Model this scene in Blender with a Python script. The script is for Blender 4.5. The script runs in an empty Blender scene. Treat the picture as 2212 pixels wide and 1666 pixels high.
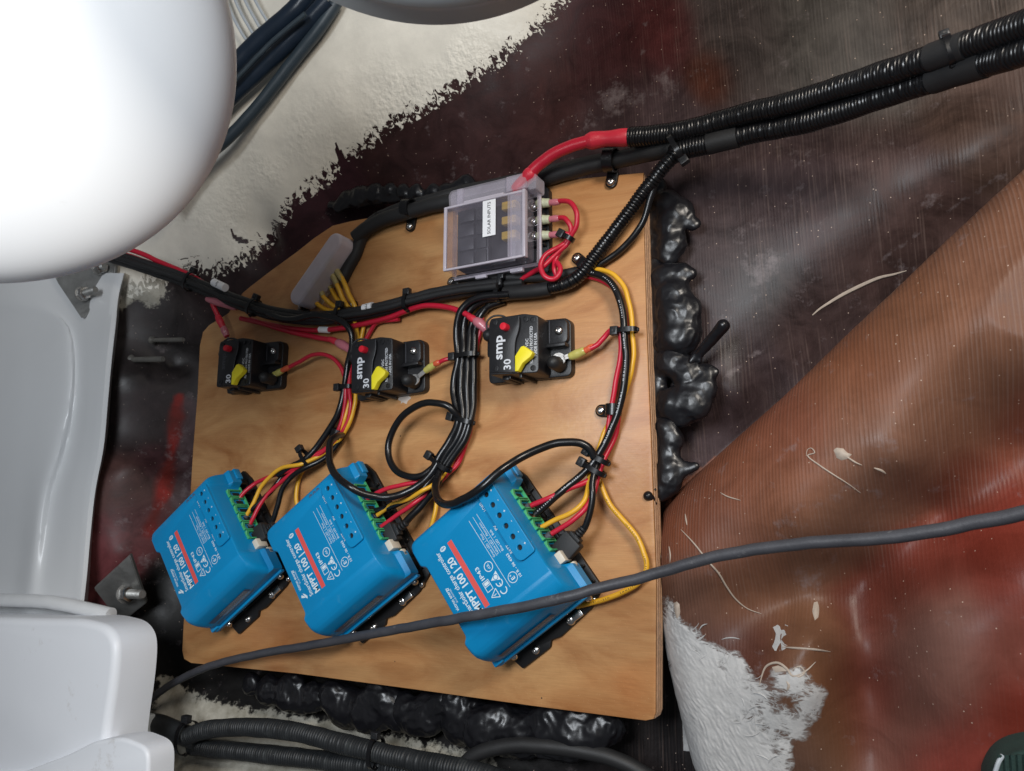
import bpy, bmesh, math, random
import numpy as np
from mathutils import Vector, Matrix, noise as mn
random.seed(7); rng = np.random.default_rng(7)
scene = bpy.context.scene
COL = scene.collection
S = 0.001                      # all sizes below are millimetres in the board's own frame

# ------------------------------------------------------------ camera (solved from the photograph)
CA, CB, CF = 0.5419, 0.1917, 1665.4      # tilt of the board seen by the camera, focal length in px of a 2212 px wide view
KD, CX, CY = 665.0, 1106.0, 832.9
nn = -np.array([CA, CB, 1.0]); nn /= np.linalg.norm(nn)
ex = np.array([1.0, 0, 0]) - nn * nn[0]; ex /= np.linalg.norm(ex)
ey = np.cross(nn, ex)
CC = np.array([0, 0, KD])
def P(x, y, h=0.0):
    """point of the room seen in direction (x, y) that lies h mm above the board face"""
    d = np.array([(x - CX) / CF, (y - CY) / CF, 1.0])
    t = (nn @ CC + h) / (nn @ d); v = d * t - CC
    return np.array([v @ ex, v @ ey, h])
def proj(X, Y, Z):
    q0 = CC[0] + X * ex[0] + Y * ey[0] + Z * nn[0]
    q1 = CC[1] + X * ex[1] + Y * ey[1] + Z * nn[1]
    q2 = CC[2] + X * ex[2] + Y * ey[2] + Z * nn[2]
    return CX + CF * q0 / q2, CY + CF * q1 / q2
cam = bpy.data.cameras.new('camera'); camo = bpy.data.objects.new('camera', cam); COL.objects.link(camo)
M = np.array([[ex[0], -ex[1], -ex[2]], [ey[0], -ey[1], -ey[2]], [nn[0], -nn[1], -nn[2]]])
camo.matrix_world = Matrix([[*M[0], -CC @ ex * S], [*M[1], -CC @ ey * S], [*M[2], -CC @ nn * S], [0, 0, 0, 1]])
cam.sensor_width = 36.0; cam.lens = 36.0 * CF / 2212.0
cam.clip_start = 0.01; cam.clip_end = 20.0
cam.dof.use_dof = True; cam.dof.focus_distance = 0.60; cam.dof.aperture_fstop = 18.0
scene.camera = camo

# ------------------------------------------------------------ light
world = bpy.data.worlds.new('World'); scene.world = world; world.use_nodes = True
bg = world.node_tree.nodes['Background']; bg.inputs[0].default_value = (0.90, 0.94, 1.0, 1); bg.inputs[1].default_value = 0.10
def area(name, loc, target, size, power, color):
    l = bpy.data.lights.new(name, 'AREA'); l.shape = 'DISK'; l.size = size * S; l.energy = power; l.color = color
    o = bpy.data.objects.new(name, l); COL.objects.link(o)
    o.location = Vector(loc) * S
    o.rotation_euler = (Vector(target) - Vector(loc)).to_track_quat('-Z', 'Y').to_euler()
    return o
area('key_lamp', (590, 345, 650), (0, 0, 0), 230, 4.9, (1.0, 0.92, 0.82))
area('hatch_light', (110, 60, 980), (-120, 80, 150), 340, 6.8, (0.90, 0.95, 1.0))
scene.view_settings.view_transform = 'Standard'; scene.view_settings.look = 'None'
scene.view_settings.exposure = 0.0; scene.view_settings.gamma = 1.0
scene.render.engine = 'CYCLES'
scene.cycles.max_bounces = 8; scene.cycles.transparent_max_bounces = 12

# ------------------------------------------------------------ materials
def new_mat(name):
    m = bpy.data.materials.new(name); m.use_nodes = True
    nt = m.node_tree; return m, nt, nt.nodes['Principled BSDF'], nt.nodes['Material Output']
def nd(nt, t, **kw):
    n = nt.nodes.new(t)
    for k, v in kw.items():
        if k.startswith('i_'):
            key = k[2:]; key = int(key) if key.isdigit() else key.replace('_', ' ')
            n.inputs[key].default_value = v
        else: setattr(n, k, v)
    return n
def ln(nt, a, ao, b, bi): nt.links.new(a.outputs[ao], b.inputs[bi])
def plastic(name, c, rough=0.4, var=0.12, bump=0.05, bscale=900, metal=0.0, coat=0.0, spec=0.5, dirt=0.0, vscale=60):
    m, nt, b, out = new_mat(name)
    b.inputs['Roughness'].default_value = rough; b.inputs['Metallic'].default_value = metal
    b.inputs['Coat Weight'].default_value = coat; b.inputs['Coat Roughness'].default_value = 0.15
    b.inputs['Specular IOR Level'].default_value = spec
    tc = nd(nt, 'ShaderNodeTexCoord')
    n = nd(nt, 'ShaderNodeTexNoise', i_Scale=vscale, i_Detail=6.0); ln(nt, tc, 'Object', n, 'Vector')
    mx = nd(nt, 'ShaderNodeMix', data_type='RGBA')
    mx.inputs[6].default_value = (*[max(0, x * (1 - var)) for x in c], 1)
    mx.inputs[7].default_value = (*[min(1, x * (1 + var) + dirt) for x in c], 1)
    ln(nt, n, 'Fac', mx, 0); ln(nt, mx, 2, b, 'Base Color')
    mr = nd(nt, 'ShaderNodeMapRange', i_To_Min=max(0.03, rough - 0.08), i_To_Max=min(1, rough + 0.1)); ln(nt, n, 'Fac', mr, 'Value'); ln(nt, mr, 0, b, 'Roughness')
    if bump:
        n2 = nd(nt, 'ShaderNodeTexNoise', i_Scale=bscale, i_Detail=4.0); ln(nt, tc, 'Object', n2, 'Vector')
        bp = nd(nt, 'ShaderNodeBump', i_Strength=bump, i_Distance=0.0006); ln(nt, n2, 'Fac', bp, 'Height'); ln(nt, bp, 0, b, 'Normal')
    return m
MT = {}
MT['blue'] = plastic('blue_plastic', (0.002, 0.225, 0.49), 0.38, 0.04, 0.12, 1400, spec=0.35)
MT['blackw'] = plastic('black_cable_jacket', (0.006, 0.006, 0.007), 0.28, 0.2, 0.05)
MT['blackm'] = plastic('black_matte_sleeve', (0.014, 0.014, 0.015), 0.55, 0.25, 0.2, 1200)
MT['blackp'] = plastic('black_moulded_plastic', (0.012, 0.012, 0.014), 0.38, 0.2, 0.15, 1500)
MT['conduit'] = plastic('black_conduit', (0.005, 0.005, 0.006), 0.28, 0.2, 0.0)
MT['dconduit'] = plastic('dusty_conduit', (0.010, 0.012, 0.014), 0.5, 0.5, 0.1, 500, dirt=0.01)
MT['heat'] = plastic('black_anodised_aluminium', (0.008, 0.008, 0.009), 0.45, 0.1, 0.1, 2000, metal=0.2)
MT['red'] = plastic('red_cable_jacket', (0.50, 0.012, 0.035), 0.36, 0.08, 0.05)
MT['redsleeve'] = plastic('red_heat_shrink', (0.60, 0.025, 0.05), 0.42, 0.1, 0.25, 500)
MT['pink'] = plastic('pink_heat_shrink', (0.52, 0.16, 0.20), 0.30, 0.2, 0.2, 500, coat=0.3)
MT['orange'] = plastic('orange_sleeve', (0.62, 0.11, 0.045), 0.35, 0.1, 0.1)
MT['yellow'] = plastic('yellow_cable_jacket', (0.72, 0.38, 0.025), 0.36, 0.08, 0.05)
MT['yelsleeve'] = plastic('yellow_green_sleeve', (0.50, 0.45, 0.12), 0.32, 0.15, 0.2, 500, coat=0.3)
MT['greysleeve'] = plastic('clear_yellowish_sleeve', (0.40, 0.33, 0.14), 0.35, 0.3, 0.3, 500)
MT['cream'] = plastic('cream_sleeve', (0.50, 0.52, 0.36), 0.4, 0.08, 0.1)
MT['lever'] = plastic('yellow_lever', (0.80, 0.68, 0.02), 0.45, 0.06, 0.1)
MT['button'] = plastic('red_button', (0.65, 0.012, 0.03), 0.4, 0.05, 0.0)
MT['green'] = plastic('green_terminal_block', (0.05, 0.36, 0.14), 0.42, 0.1, 0.1)
MT['whitep'] = plastic('white_print', (0.62, 0.72, 0.78), 0.5, 0.05, 0.0)
MT['printw'] = plastic('pale_print', (0.62, 0.64, 0.68), 0.5, 0.05, 0.0)
MT['stripe'] = plastic('salmon_stripe', (0.66, 0.085, 0.075), 0.45, 0.05, 0.0)
MT['paper'] = plastic('white_label', (0.86, 0.86, 0.88), 0.5, 0.03, 0.0)
MT['ink'] = plastic('black_ink', (0.015, 0.015, 0.015), 0.6, 0.0, 0.0)
MT['ivory'] = plastic('ivory_connector', (0.62, 0.56, 0.46), 0.4, 0.05, 0.0)
MT['steel'] = plastic('bright_steel', (0.62, 0.61, 0.60), 0.22, 0.15, 0.2, 700, metal=1.0)
MT['galv'] = plastic('galvanised_steel', (0.33, 0.33, 0.32), 0.45, 0.35, 0.4, 400, metal=0.75, vscale=90)
MT['tin'] = plastic('tinned_copper', (0.38, 0.37, 0.36), 0.42, 0.3, 0.3, 500, metal=0.8)
MT['brass'] = plastic('brass', (0.65, 0.42, 0.15), 0.3, 0.1, 0.0, metal=0.9)
MT['copper'] = plastic('bare_copper', (0.45, 0.22, 0.10), 0.35, 0.2, 0.0, metal=0.9)
MT['greycab'] = plastic('grey_cable_jacket', (0.042, 0.043, 0.052), 0.48, 0.35, 0.25, 400, dirt=0.015)
MT['bluegrey'] = plastic('blue_grey_hose', (0.028, 0.042, 0.055), 0.45, 0.15, 0.1)
MT['navy'] = plastic('navy_plastic', (0.010, 0.018, 0.032), 0.3, 0.3, 0.1)
MT['silver'] = plastic('pale_grey_pipe', (0.42, 0.46, 0.50), 0.3, 0.1, 0.0)
MT['gel'] = plastic('white_gelcoat', (0.66, 0.67, 0.68), 0.36, 0.05, 0.06, 30, coat=0.12, vscale=9)
MT['tank'] = plastic('white_polyethylene', (0.80, 0.82, 0.86), 0.42, 0.05, 0.05, 60, vscale=8)
MT['ball'] = plastic('white_glossy_plastic', (0.93, 0.94, 0.95), 0.35, 0.02, 0.03, 20, vscale=6)
MT['rim'] = plastic('pale_grey_plastic', (0.44, 0.47, 0.48), 0.35, 0.08, 0.05, 40, vscale=12)
MT['fabric'] = plastic('dark_green_cloth', (0.012, 0.035, 0.03), 0.85, 0.5, 0.8, 900)
MT['darkhole'] = plastic('dark_recess', (0.004, 0.006, 0.008), 0.7, 0.0, 0.0)
MT['labelg'] = plastic('grey_blue_label', (0.045, 0.11, 0.21), 0.5, 0.1, 0.0)

def add_dirt(m, col, lo, hi, scale):
    nt = m.node_tree; b = nt.nodes['Principled BSDF']; src = b.inputs['Base Color'].links[0].from_socket
    tc = nd(nt, 'ShaderNodeTexCoord'); n = nd(nt, 'ShaderNodeTexNoise', i_Scale=scale, i_Detail=8.0, i_Roughness=0.7); ln(nt, tc, 'Object', n, 'Vector')
    mr = nd(nt, 'ShaderNodeMapRange', i_From_Min=lo, i_From_Max=hi); ln(nt, n, 'Fac', mr, 'Value')
    mx = nd(nt, 'ShaderNodeMix', data_type='RGBA'); mx.inputs[7].default_value = (*col, 1)
    ln(nt, mr, 0, mx, 0); nt.links.new(src, mx.inputs[6]); ln(nt, mx, 2, b, 'Base Color')
add_dirt(MT['tank'], (0.34, 0.28, 0.21), 0.60, 0.85, 16)
add_dirt(MT['blue'], (0.05, 0.26, 0.48), 0.60, 0.85, 70)
add_dirt(MT['blackp'], (0.022, 0.021, 0.021), 0.56, 0.8, 80)
add_dirt(MT['ball'], (0.60, 0.60, 0.60), 0.66, 0.9, 30)
add_dirt(MT['gel'], (0.25, 0.24, 0.23), 0.70, 0.80, 120)
add_dirt(MT['greycab'], (0.16, 0.16, 0.165), 0.62, 0.75, 90)
add_dirt(MT['dconduit'], (0.04, 0.045, 0.045), 0.55, 0.8, 60)
add_dirt(MT['galv'], (0.10, 0.09, 0.08), 0.55, 0.8, 50)

def clear(name, c, alpha, rough=0.2, fac=0.45, na=0.25):
    m, nt, b, out = new_mat(name)
    b.inputs['Base Color'].default_value = (*c, 1); b.inputs['Roughness'].default_value = rough
    b.inputs['Coat Weight'].default_value = 0.15; b.inputs['Coat Roughness'].default_value = 0.1
    tr = nd(nt, 'ShaderNodeBsdfTransparent'); tr.inputs[0].default_value = (0.97, 0.96, 0.98, 1)
    lw = nd(nt, 'ShaderNodeLayerWeight', i_Blend=0.35)
    tc = nd(nt, 'ShaderNodeTexCoord'); n = nd(nt, 'ShaderNodeTexNoise', i_Scale=70.0, i_Detail=5.0); ln(nt, tc, 'Object', n, 'Vector')
    ma = nd(nt, 'ShaderNodeMath', operation='MULTIPLY_ADD', i_1=na, i_2=alpha - na / 2); ln(nt, n, 'Fac', ma, 0)
    m2 = nd(nt, 'ShaderNodeMath', operation='MULTIPLY_ADD', i_1=fac); ln(nt, lw, 'Facing', m2, 0); ln(nt, ma, 0, m2, 2)
    ms = nd(nt, 'ShaderNodeMixShader'); ln(nt, m2, 0, ms, 0); ln(nt, tr, 0, ms, 1); ln(nt, b, 0, ms, 2); ln(nt, ms, 0, out, 'Surface')
    return m
MT['clear'] = clear('clear_plastic', (0.72, 0.68, 0.78), 0.03, 0.2, 0.16, 0.05)
MT['milky'] = clear('milky_clear_plastic', (0.66, 0.62, 0.70), 0.20, 0.3, 0.4, 0.2)
MT['frost'] = clear('frosted_plastic', (0.66, 0.61, 0.68), 0.60, 0.35)

def wood():
    m, nt, b, out = new_mat('varnished_birch_veneer')
    tc = nd(nt, 'ShaderNodeTexCoord')
    mp = nd(nt, 'ShaderNodeMapping'); mp.inputs['Rotation'].default_value = (0, 0, math.radians(8)); mp.inputs['Scale'].default_value = (8, 19, 1)
    ln(nt, tc, 'Object', mp, 'Vector')
    big = nd(nt, 'ShaderNodeTexNoise', i_Scale=1.0, i_Detail=9.0, i_Roughness=0.58, i_Distortion=1.5); ln(nt, mp, 0, big, 'Vector')
    r1 = nd(nt, 'ShaderNodeValToRGB'); cr = r1.color_ramp
    cr.elements[0].position = 0.26; cr.elements[0].color = (0.33, 0.130, 0.040, 1)
    cr.elements[1].position = 0.74; cr.elements[1].color = (0.60, 0.335, 0.140, 1)
    e = cr.elements.new(0.5); e.color = (0.47, 0.235, 0.092, 1)
    ln(nt, big, 'Fac', r1, 0)
    mp2 = nd(nt, 'ShaderNodeMapping'); mp2.inputs['Rotation'].default_value = (0, 0, math.radians(8)); mp2.inputs['Scale'].default_value = (45, 1300, 1)
    ln(nt, tc, 'Object', mp2, 'Vector')
    fine = nd(nt, 'ShaderNodeTexNoise', i_Scale=1.0, i_Detail=3.0); ln(nt, mp2, 0, fine, 'Vector')
    fr = nd(nt, 'ShaderNodeMapRange', i_From_Min=0.3, i_From_Max=0.7, i_To_Min=0.90, i_To_Max=1.05); ln(nt, fine, 'Fac', fr, 'Value')
    mu = nd(nt, 'ShaderNodeMix', data_type='RGBA', blend_type='MULTIPLY'); mu.inputs[0].default_value = 1.0
    ln(nt, r1, 0, mu, 6); ln(nt, fr, 0, mu, 7)
    st = nd(nt, 'ShaderNodeTexNoise', i_Scale=11.0, i_Detail=3.0, i_Roughness=0.45); ln(nt, tc, 'Object', st, 'Vector')
    sr = nd(nt, 'ShaderNodeMapRange', i_From_Min=0.58, i_From_Max=0.78, i_To_Max=0.55); ln(nt, st, 'Fac', sr, 'Value')
    mo = nd(nt, 'ShaderNodeMix', data_type='RGBA', blend_type='MULTIPLY'); mo.inputs[7].default_value = (0.95, 0.62, 0.42, 1)
    ln(nt, sr, 0, mo, 0); ln(nt, mu, 2, mo, 6)
    pores = nd(nt, 'ShaderNodeTexVoronoi', i_Scale=420.0); ln(nt, tc, 'Object', pores, 'Vector')
    pr = nd(nt, 'ShaderNodeMapRange', i_From_Min=0.05, i_From_Max=0.14, i_To_Min=0.35, i_To_Max=0.0); ln(nt, pores, 'Distance', pr, 'Value')
    mq = nd(nt, 'ShaderNodeMix', data_type='RGBA'); mq.inputs[7].default_value = (0.70, 0.46, 0.26, 1); ln(nt, pr, 0, mq, 0); ln(nt, mo, 2, mq, 6)
    ln(nt, mq, 2, b, 'Base Color')
    b.inputs['Roughness'].default_value = 0.5; b.inputs['Coat Weight'].default_value = 0.2; b.inputs['Coat Roughness'].default_value = 0.25; b.inputs['Specular IOR Level'].default_value = 0.3
    bn = nd(nt, 'ShaderNodeTexNoise', i_Scale=260.0, i_Detail=4.0); ln(nt, tc, 'Object', bn, 'Vector')
    bp = nd(nt, 'ShaderNodeBump', i_Strength=0.25, i_Distance=0.0004); ln(nt, bn, 'Fac', bp, 'Height'); ln(nt, bp, 0, b, 'Normal'); ln(nt, bp, 0, b, 'Coat Normal')
    return m
MT['wood'] = wood()
MT['ply1'] = plastic('pale_ply_edge', (0.66, 0.40, 0.24), 0.4, 0.4, 0.5, 500, vscale=250, coat=0.3)
MT['ply2'] = plastic('dark_ply_edge', (0.055, 0.020, 0.012), 0.5, 0.4, 0.6, 500, vscale=250)

# ------------------------------------------------------------ geometry helpers: every one returns (vertices, faces)
def join(gs):
    V, F, o = [], [], 0
    for v, f in gs:
        v = np.asarray(v, float); V.append(v); F += [tuple(i + o for i in q) for q in f]; o += len(v)
    return np.vstack(V), F
def xf(g, loc=(0, 0, 0), rot=None, sc=1.0):
    v = np.asarray(g[0], float) * sc
    if rot is not None: v = v @ np.array(rot).T
    return v + np.array(loc), g[1]
def rz(a):
    c, s = math.cos(a), math.sin(a); return np.array([[c, -s, 0], [s, c, 0], [0, 0, 1.0]])
def zto(d):
    d = np.array(d, float); d /= np.linalg.norm(d); a = np.array([0, 0, 1.0]) if abs(d[2]) < 0.9 else np.array([1.0, 0, 0])
    x = np.cross(a, d); x /= np.linalg.norm(x); y = np.cross(d, x); return np.stack([x, y, d], 1)
def from_bm(bm):
    bm.verts.index_update(); v = np.array([p.co[:] for p in bm.verts]); f = [tuple(q.index for q in a.verts) for a in bm.faces]; bm.free(); return v, f
def gbox(x0, x1, y0, y1, z0, z1, r=0.6, seg=2):
    bm = bmesh.new(); bmesh.ops.create_cube(bm, size=1)
    for p in bm.verts: p.co = Vector(((x0 + x1) / 2 + p.co.x * (x1 - x0), (y0 + y1) / 2 + p.co.y * (y1 - y0), (z0 + z1) / 2 + p.co.z * (z1 - z0)))
    if r > 0: bmesh.ops.bevel(bm, geom=bm.edges[:], offset=r, segments=seg, affect='EDGES', profile=0.5)
    return from_bm(bm)
def gprism(poly, z0, z1, r=0.5, seg=2, both=False):
    bm = bmesh.new(); vs = [bm.verts.new((p[0], p[1], z0)) for p in poly]; f = bm.faces.new(vs)
    if f.normal.z > 0 or True: bm.normal_update()
    e = bmesh.ops.extrude_face_region(bm, geom=[f]); top = [g for g in e['geom'] if isinstance(g, bmesh.types.BMVert)]
    for p in top: p.co.z = z1
    bmesh.ops.recalc_face_normals(bm, faces=bm.faces[:])
    if r > 0:
        ts = set(top); ed = [q for q in bm.edges if (q.verts[0] in ts) == (q.verts[1] in ts) and (both or q.verts[0] in ts)]
        bmesh.ops.bevel(bm, geom=ed, offset=r, segments=seg, affect='EDGES', profile=0.5, clamp_overlap=True)
    return from_bm(bm)
def fillet(poly, r, n=4):
    out = []; N = len(poly)
    for i in range(N):
        p = np.array(poly[i], float); a = np.array(poly[i - 1], float); b = np.array(poly[(i + 1) % N], float)
        ri = r[i] if hasattr(r, '__len__') else r
        da, db = a - p, b - p; la, lb = np.linalg.norm(da), np.linalg.norm(db)
        ra = min(ri, la * 0.48); rb = min(ri, lb * 0.48); p0 = p + da / la * ra; p2 = p + db / lb * rb
        for k in range(n + 1):
            t = k / n; out.append(tuple((1 - t) ** 2 * p0 + 2 * t * (1 - t) * p + t * t * p2))
    return out
def circ(cx, cy, r, n=24): return [(cx + r * math.cos(2 * math.pi * k / n), cy + r * math.sin(2 * math.pi * k / n)) for k in range(n)]
def pill(a, b, r, n=10):
    a, b = np.array(a[:2]), np.array(b[:2]); d = b - a; t = math.atan2(d[1], d[0]); o = []
    for k in range(n + 1): q = t + math.pi / 2 + math.pi * k / n; o.append((a[0] + r * math.cos(q), a[1] + r * math.sin(q)))
    for k in range(n + 1): q = t - math.pi / 2 + math.pi * k / n; o.append((b[0] + r * math.cos(q), b[1] + r * math.sin(q)))
    return o
def lathe(prof, n=24):
    V, F = [], []; m = len(prof)
    for k in range(n):
        c, s = math.cos(2 * math.pi * k / n), math.sin(2 * math.pi * k / n)
        V += [(r * c, r * s, z) for r, z in prof]
    for k in range(n):
        for j in range(m - 1):
            a = k * m + j; b = ((k + 1) % n) * m + j; F.append((a, b, b + 1, a + 1))
    return np.array(V), F
def gcyl(r, z0, z1, n=20, bev=0.0):
    p = [(0.001, z0), (r, z0)] + ([(r, z1 - bev), (r - bev * 0.3, z1 - bev * 0.3), (r - bev, z1)] if bev else [(r, z1)]) + [(0.001, z1)]
    return lathe(p, n)
def spline(pts, step=2.0):
    p = np.array(pts, float); n = len(p)
    if n == 2: 
        L = np.linalg.norm(p[1] - p[0]); m = max(2, int(L / step) + 1); t = np.linspace(0, 1, m)[:, None]; return p[0] * (1 - t) + p[1] * t
    out = []
    for i in range(n - 1):
        p0 = p[max(i - 1, 0)] if i > 0 else 2 * p[0] - p[1]; p1, p2 = p[i], p[i + 1]; p3 = p[i + 2] if i + 2 < n else 2 * p[-1] - p[-2]
        d = lambda a, b: max(np.linalg.norm(b - a), 1e-3) ** 0.5
        t0 = 0; t1 = t0 + d(p0, p1); t2 = t1 + d(p1, p2); t3 = t2 + d(p2, p3)
        m = max(2, int(np.linalg.norm(p2 - p1) / step) + 1)
        for t in np.linspace(t1, t2, m, endpoint=(i == n - 2)):
            A1 = (t1 - t) / (t1 - t0) * p0 + (t - t0) / (t1 - t0) * p1; A2 = (t2 - t) / (t2 - t1) * p1 + (t - t1) / (t2 - t1) * p2; A3 = (t3 - t) / (t3 - t2) * p2 + (t - t2) / (t3 - t2) * p3
            B1 = (t2 - t) / (t2 - t0) * A1 + (t - t0) / (t2 - t0) * A2; B2 = (t3 - t) / (t3 - t1) * A2 + (t - t1) / (t3 - t1) * A3
            out.append((t2 - t) / (t2 - t1) * B1 + (t - t1) / (t2 - t1) * B2)
    return np.array(out)
def gtube(pts, r, seg=12, step=2.0, corr=None, flat=None, smooth=True):
    """tube through pts; corr=(pitch, depth) makes it corrugated; r may be a number or a function of 0..1"""
    p = spline(pts, step) if smooth else np.array(pts, float)
    L = np.concatenate([[0], np.cumsum(np.linalg.norm(np.diff(p, axis=0), axis=1))])
    if corr:
        n = int(L[-1] / corr[0]) * 6; s = np.linspace(0, L[-1], n); p = np.stack([np.interp(s, L, p[:, k]) for k in range(3)], 1); L = s
    T = np.gradient(p, axis=0); T /= np.linalg.norm(T, axis=1)[:, None] + 1e-12
    N = np.zeros_like(p); a = np.array([0, 0, 1.0]) if abs(T[0][2]) < 0.9 else np.array([1.0, 0, 0]); N[0] = a - T[0] * (a @ T[0]); N[0] /= np.linalg.norm(N[0])
    for i in range(1, len(p)):
        v = N[i - 1] - T[i] * (N[i - 1] @ T[i]); N[i] = v / (np.linalg.norm(v) + 1e-12)
    B = np.cross(T, N); u = L / L[-1]
    R = np.array([r(t) for t in u]) if callable(r) else np.full(len(p), float(r))
    if corr: 
        ph = (L / corr[0]) % 1.0; R = R - corr[1] * (np.clip(np.abs(ph - 0.5) * 5 - 1.4, 0, 1)) * (0.8 + 0.25 * np.sin(np.floor(L / corr[0]) * 2.4)) + 0.18 * np.sin(L * 0.07) + 0.10 * np.sin(L * 0.19 + 1)
    th = np.linspace(0, 2 * math.pi, seg, endpoint=False); c, s = np.cos(th), np.sin(th)
    V = p[:, None, :] + R[:, None, None] * (N[:, None, :] * c[None, :, None] + B[:, None, :] * s[None, :, None])
    V = V.reshape(-1, 3); F = []
    for i in range(len(p) - 1):
        for j in range(seg): a = i * seg + j; b = i * seg + (j + 1) % seg; F.append((a, b, b + seg, a + seg))
    k = len(V); V = np.vstack([V, p[0], p[-1]])
    for j in range(seg): F.append((k, (j + 1) % seg, j)); e = (len(p) - 1) * seg; F.append((k + 1, e + j, e + (j + 1) % seg))
    return V, F
def rectube(pts, w, t, closed=False):
    """flat strap through pts in a plane; w along the given side axis"""
    raise NotImplementedError
def gtext(s, size, align='LEFT', bold=0.0):
    cu = bpy.data.curves.new('t', 'FONT'); cu.body = s; cu.size = size; cu.align_x = align; cu.align_y = 'CENTER'; cu.offset = bold; cu.resolution_u = 2
    cu.extrude = 0.03
    o = bpy.data.objects.new('t', cu); COL.objects.link(o); dg = bpy.context.evaluated_depsgraph_get(); me = bpy.data.meshes.new_from_object(o.evaluated_get(dg))
    v = np.array([p.co[:] for p in me.vertices]) if len(me.vertices) else np.zeros((0, 3)); f = [tuple(q.vertices) for q in me.polygons]
    bpy.data.objects.remove(o); bpy.data.curves.remove(cu); bpy.data.meshes.remove(me); return v, f
def make_mesh(name, g, mat, ang=38):
    v, f = g; me = bpy.data.meshes.new(name); me.from_pydata((np.asarray(v) * S).tolist(), [], f); me.update()
    me.materials.append(mat if not isinstance(mat, str) else MT[mat])
    me.shade_smooth(); me.set_sharp_from_angle(angle=math.radians(ang)); return me
def obj(name, g, mat, parent=None, label=None, cat=None, group=None, kind=None, loc=(0, 0, 0), ang=38):
    o = bpy.data.objects.new(name, make_mesh(name, g, mat, ang)); COL.objects.link(o); o.location = Vector(loc) * S
    if parent: o.parent = parent
    if label: o['label'] = label
    if cat: o['category'] = cat
    if group: o['group'] = group
    if kind: o['kind'] = kind
    return o
def thing(name, label, cat, loc=(0, 0, 0), rot=0, group=None):
    o = bpy.data.objects.new(name, None); COL.objects.link(o); o.location = Vector(loc) * S; o.rotation_euler = (0, 0, rot); o.empty_display_size = 0.01
    o['label'] = label; o['category'] = cat
    if group: o['group'] = group
    return o
def solo(name, g, mat, label, cat, group=None, kind=None, ang=38):
    """a thing that is one mesh, its origin moved to its own first vertex"""
    v = np.asarray(g[0], float); c = v.mean(0); return obj(name, (v - c, g[1]), mat, None, label, cat, group, kind, loc=c, ang=ang)

# ------------------------------------------------------------ setting: the hull
def tps(pts):
    """thin plate height field through (X, Y, h) points"""
    A = np.array(pts, float); n = len(A); sc = 200.0; xy = A[:, :2] / sc
    d2 = ((xy[:, None] - xy[None]) ** 2).sum(-1); K = np.where(d2 > 0, 0.5 * d2 * np.log(d2 + 1e-12), 0) + np.eye(n) * 0.002
    Q = np.hstack([np.ones((n, 1)), xy]); Mx = np.block([[K, Q], [Q.T, np.zeros((3, 3))]]); w = np.linalg.solve(Mx, np.concatenate([A[:, 2], np.zeros(3)]))
    def f(X, Y):
        X = X / sc; Y = Y / sc; z = w[n] + w[n + 1] * X + w[n + 2] * Y
        for i in range(n):
            d2 = (X - xy[i, 0]) ** 2 + (Y - xy[i, 1]) ** 2; z = z + w[i] * 0.5 * d2 * np.log(d2 + 1e-12)
        return z
    return f
base_px = [(1450,120,-22),(1700,20,-14),(2000,20,-6),(2300,0,4),(1450,400,-34),(1700,300,-30),(2000,250,-20),(2300,250,-5),
 (1500,700,-36),(1700,600,-36),(1900,500,-32),(2100,400,-24),(1600,850,-40),(1450,1000,-40),(1430,1060,-40),(1650,840,-58),(1800,700,-56),(1950,570,-50),(2100,440,-42),(1560,920,-54),
 (1400,1300,-70),(1420,1500,-75),(1450,1700,-75),
 (600,520,-36),(800,420,-36),(1000,350,-34),(1200,300,-32),(1300,150,-27),(1100,800,-36),(800,900,-38),(1100,1200,-42),(500,650,-34),
 (430,590,-14),(516,575,-16),(600,500,-16),(700,400,-15),(856,283,-13),(967,217,-12),(1066,154,-11),(1158,88,-10),(1224,11,-8),
 (350,520,14),(480,440,12),(600,330,14),(740,250,14),(860,150,14),(1000,70,14),(1100,0,14),
 (400,400,34),(560,280,34),(700,160,34),(820,60,34),(540,120,30),(640,20,30),(250,400,36),
 (400,800,-46),(395,1100,-48),(380,1350,-46),(365,800,-36),(360,1000,-38),(345,1200,-36),(310,800,-6),(300,1000,-4),(275,1200,-4),(258,700,12),(234,1000,14),(204,1200,14),(300,620,8),(360,600,-8),(450,640,-26),
 (140,720,-14),(0,1000,-40),(60,1300,-30),(130,950,-14),(120,1180,-14),(0,600,-20),(100,580,0),(600,1500,-46),(900,1540,-46),(1300,1600,-55),(360,1480,-30),(420,1530,-26),(600,1590,-26),(900,1645,-28),(700,1700,-22),(330,1600,-20),(200,1600,-10),(1250,1700,-50)]
ridge_px = [(1430,1110,-14),(1550,990,-6),(1687,870,0),(1824,745,6),(1960,625,12),(2260,380,24),(1500,1180,2),(1650,1050,10),(1850,900,18),(2050,700,26),(2260,560,32),
 (1550,1260,0),(1750,1150,10),(1950,1000,17),(2260,780,26),(1620,1330,-10),(1704,1309,-15),(1859,1239,-22),(2019,1104,-18),(2210,960,-8),
 (1440,1300,-8),(1480,1420,-8),(1560,1500,-6),(1530,1640,-12),(1650,1600,-4),(1750,1380,3),(1760,1500,2),(1700,1650,-4),
 (1839,1355,-16),(1862,1480,-18),(1880,1620,-18),(2010,1340,6),(2020,1500,5),(2180,1200,12),(2200,1400,12),(2230,1620,4),(2000,1660,-5)]
Fb = tps([P(*p) for p in base_px]); Fr = tps([P(p[0], p[1], p[2] * 1.75 + 8) for p in ridge_px])
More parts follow.
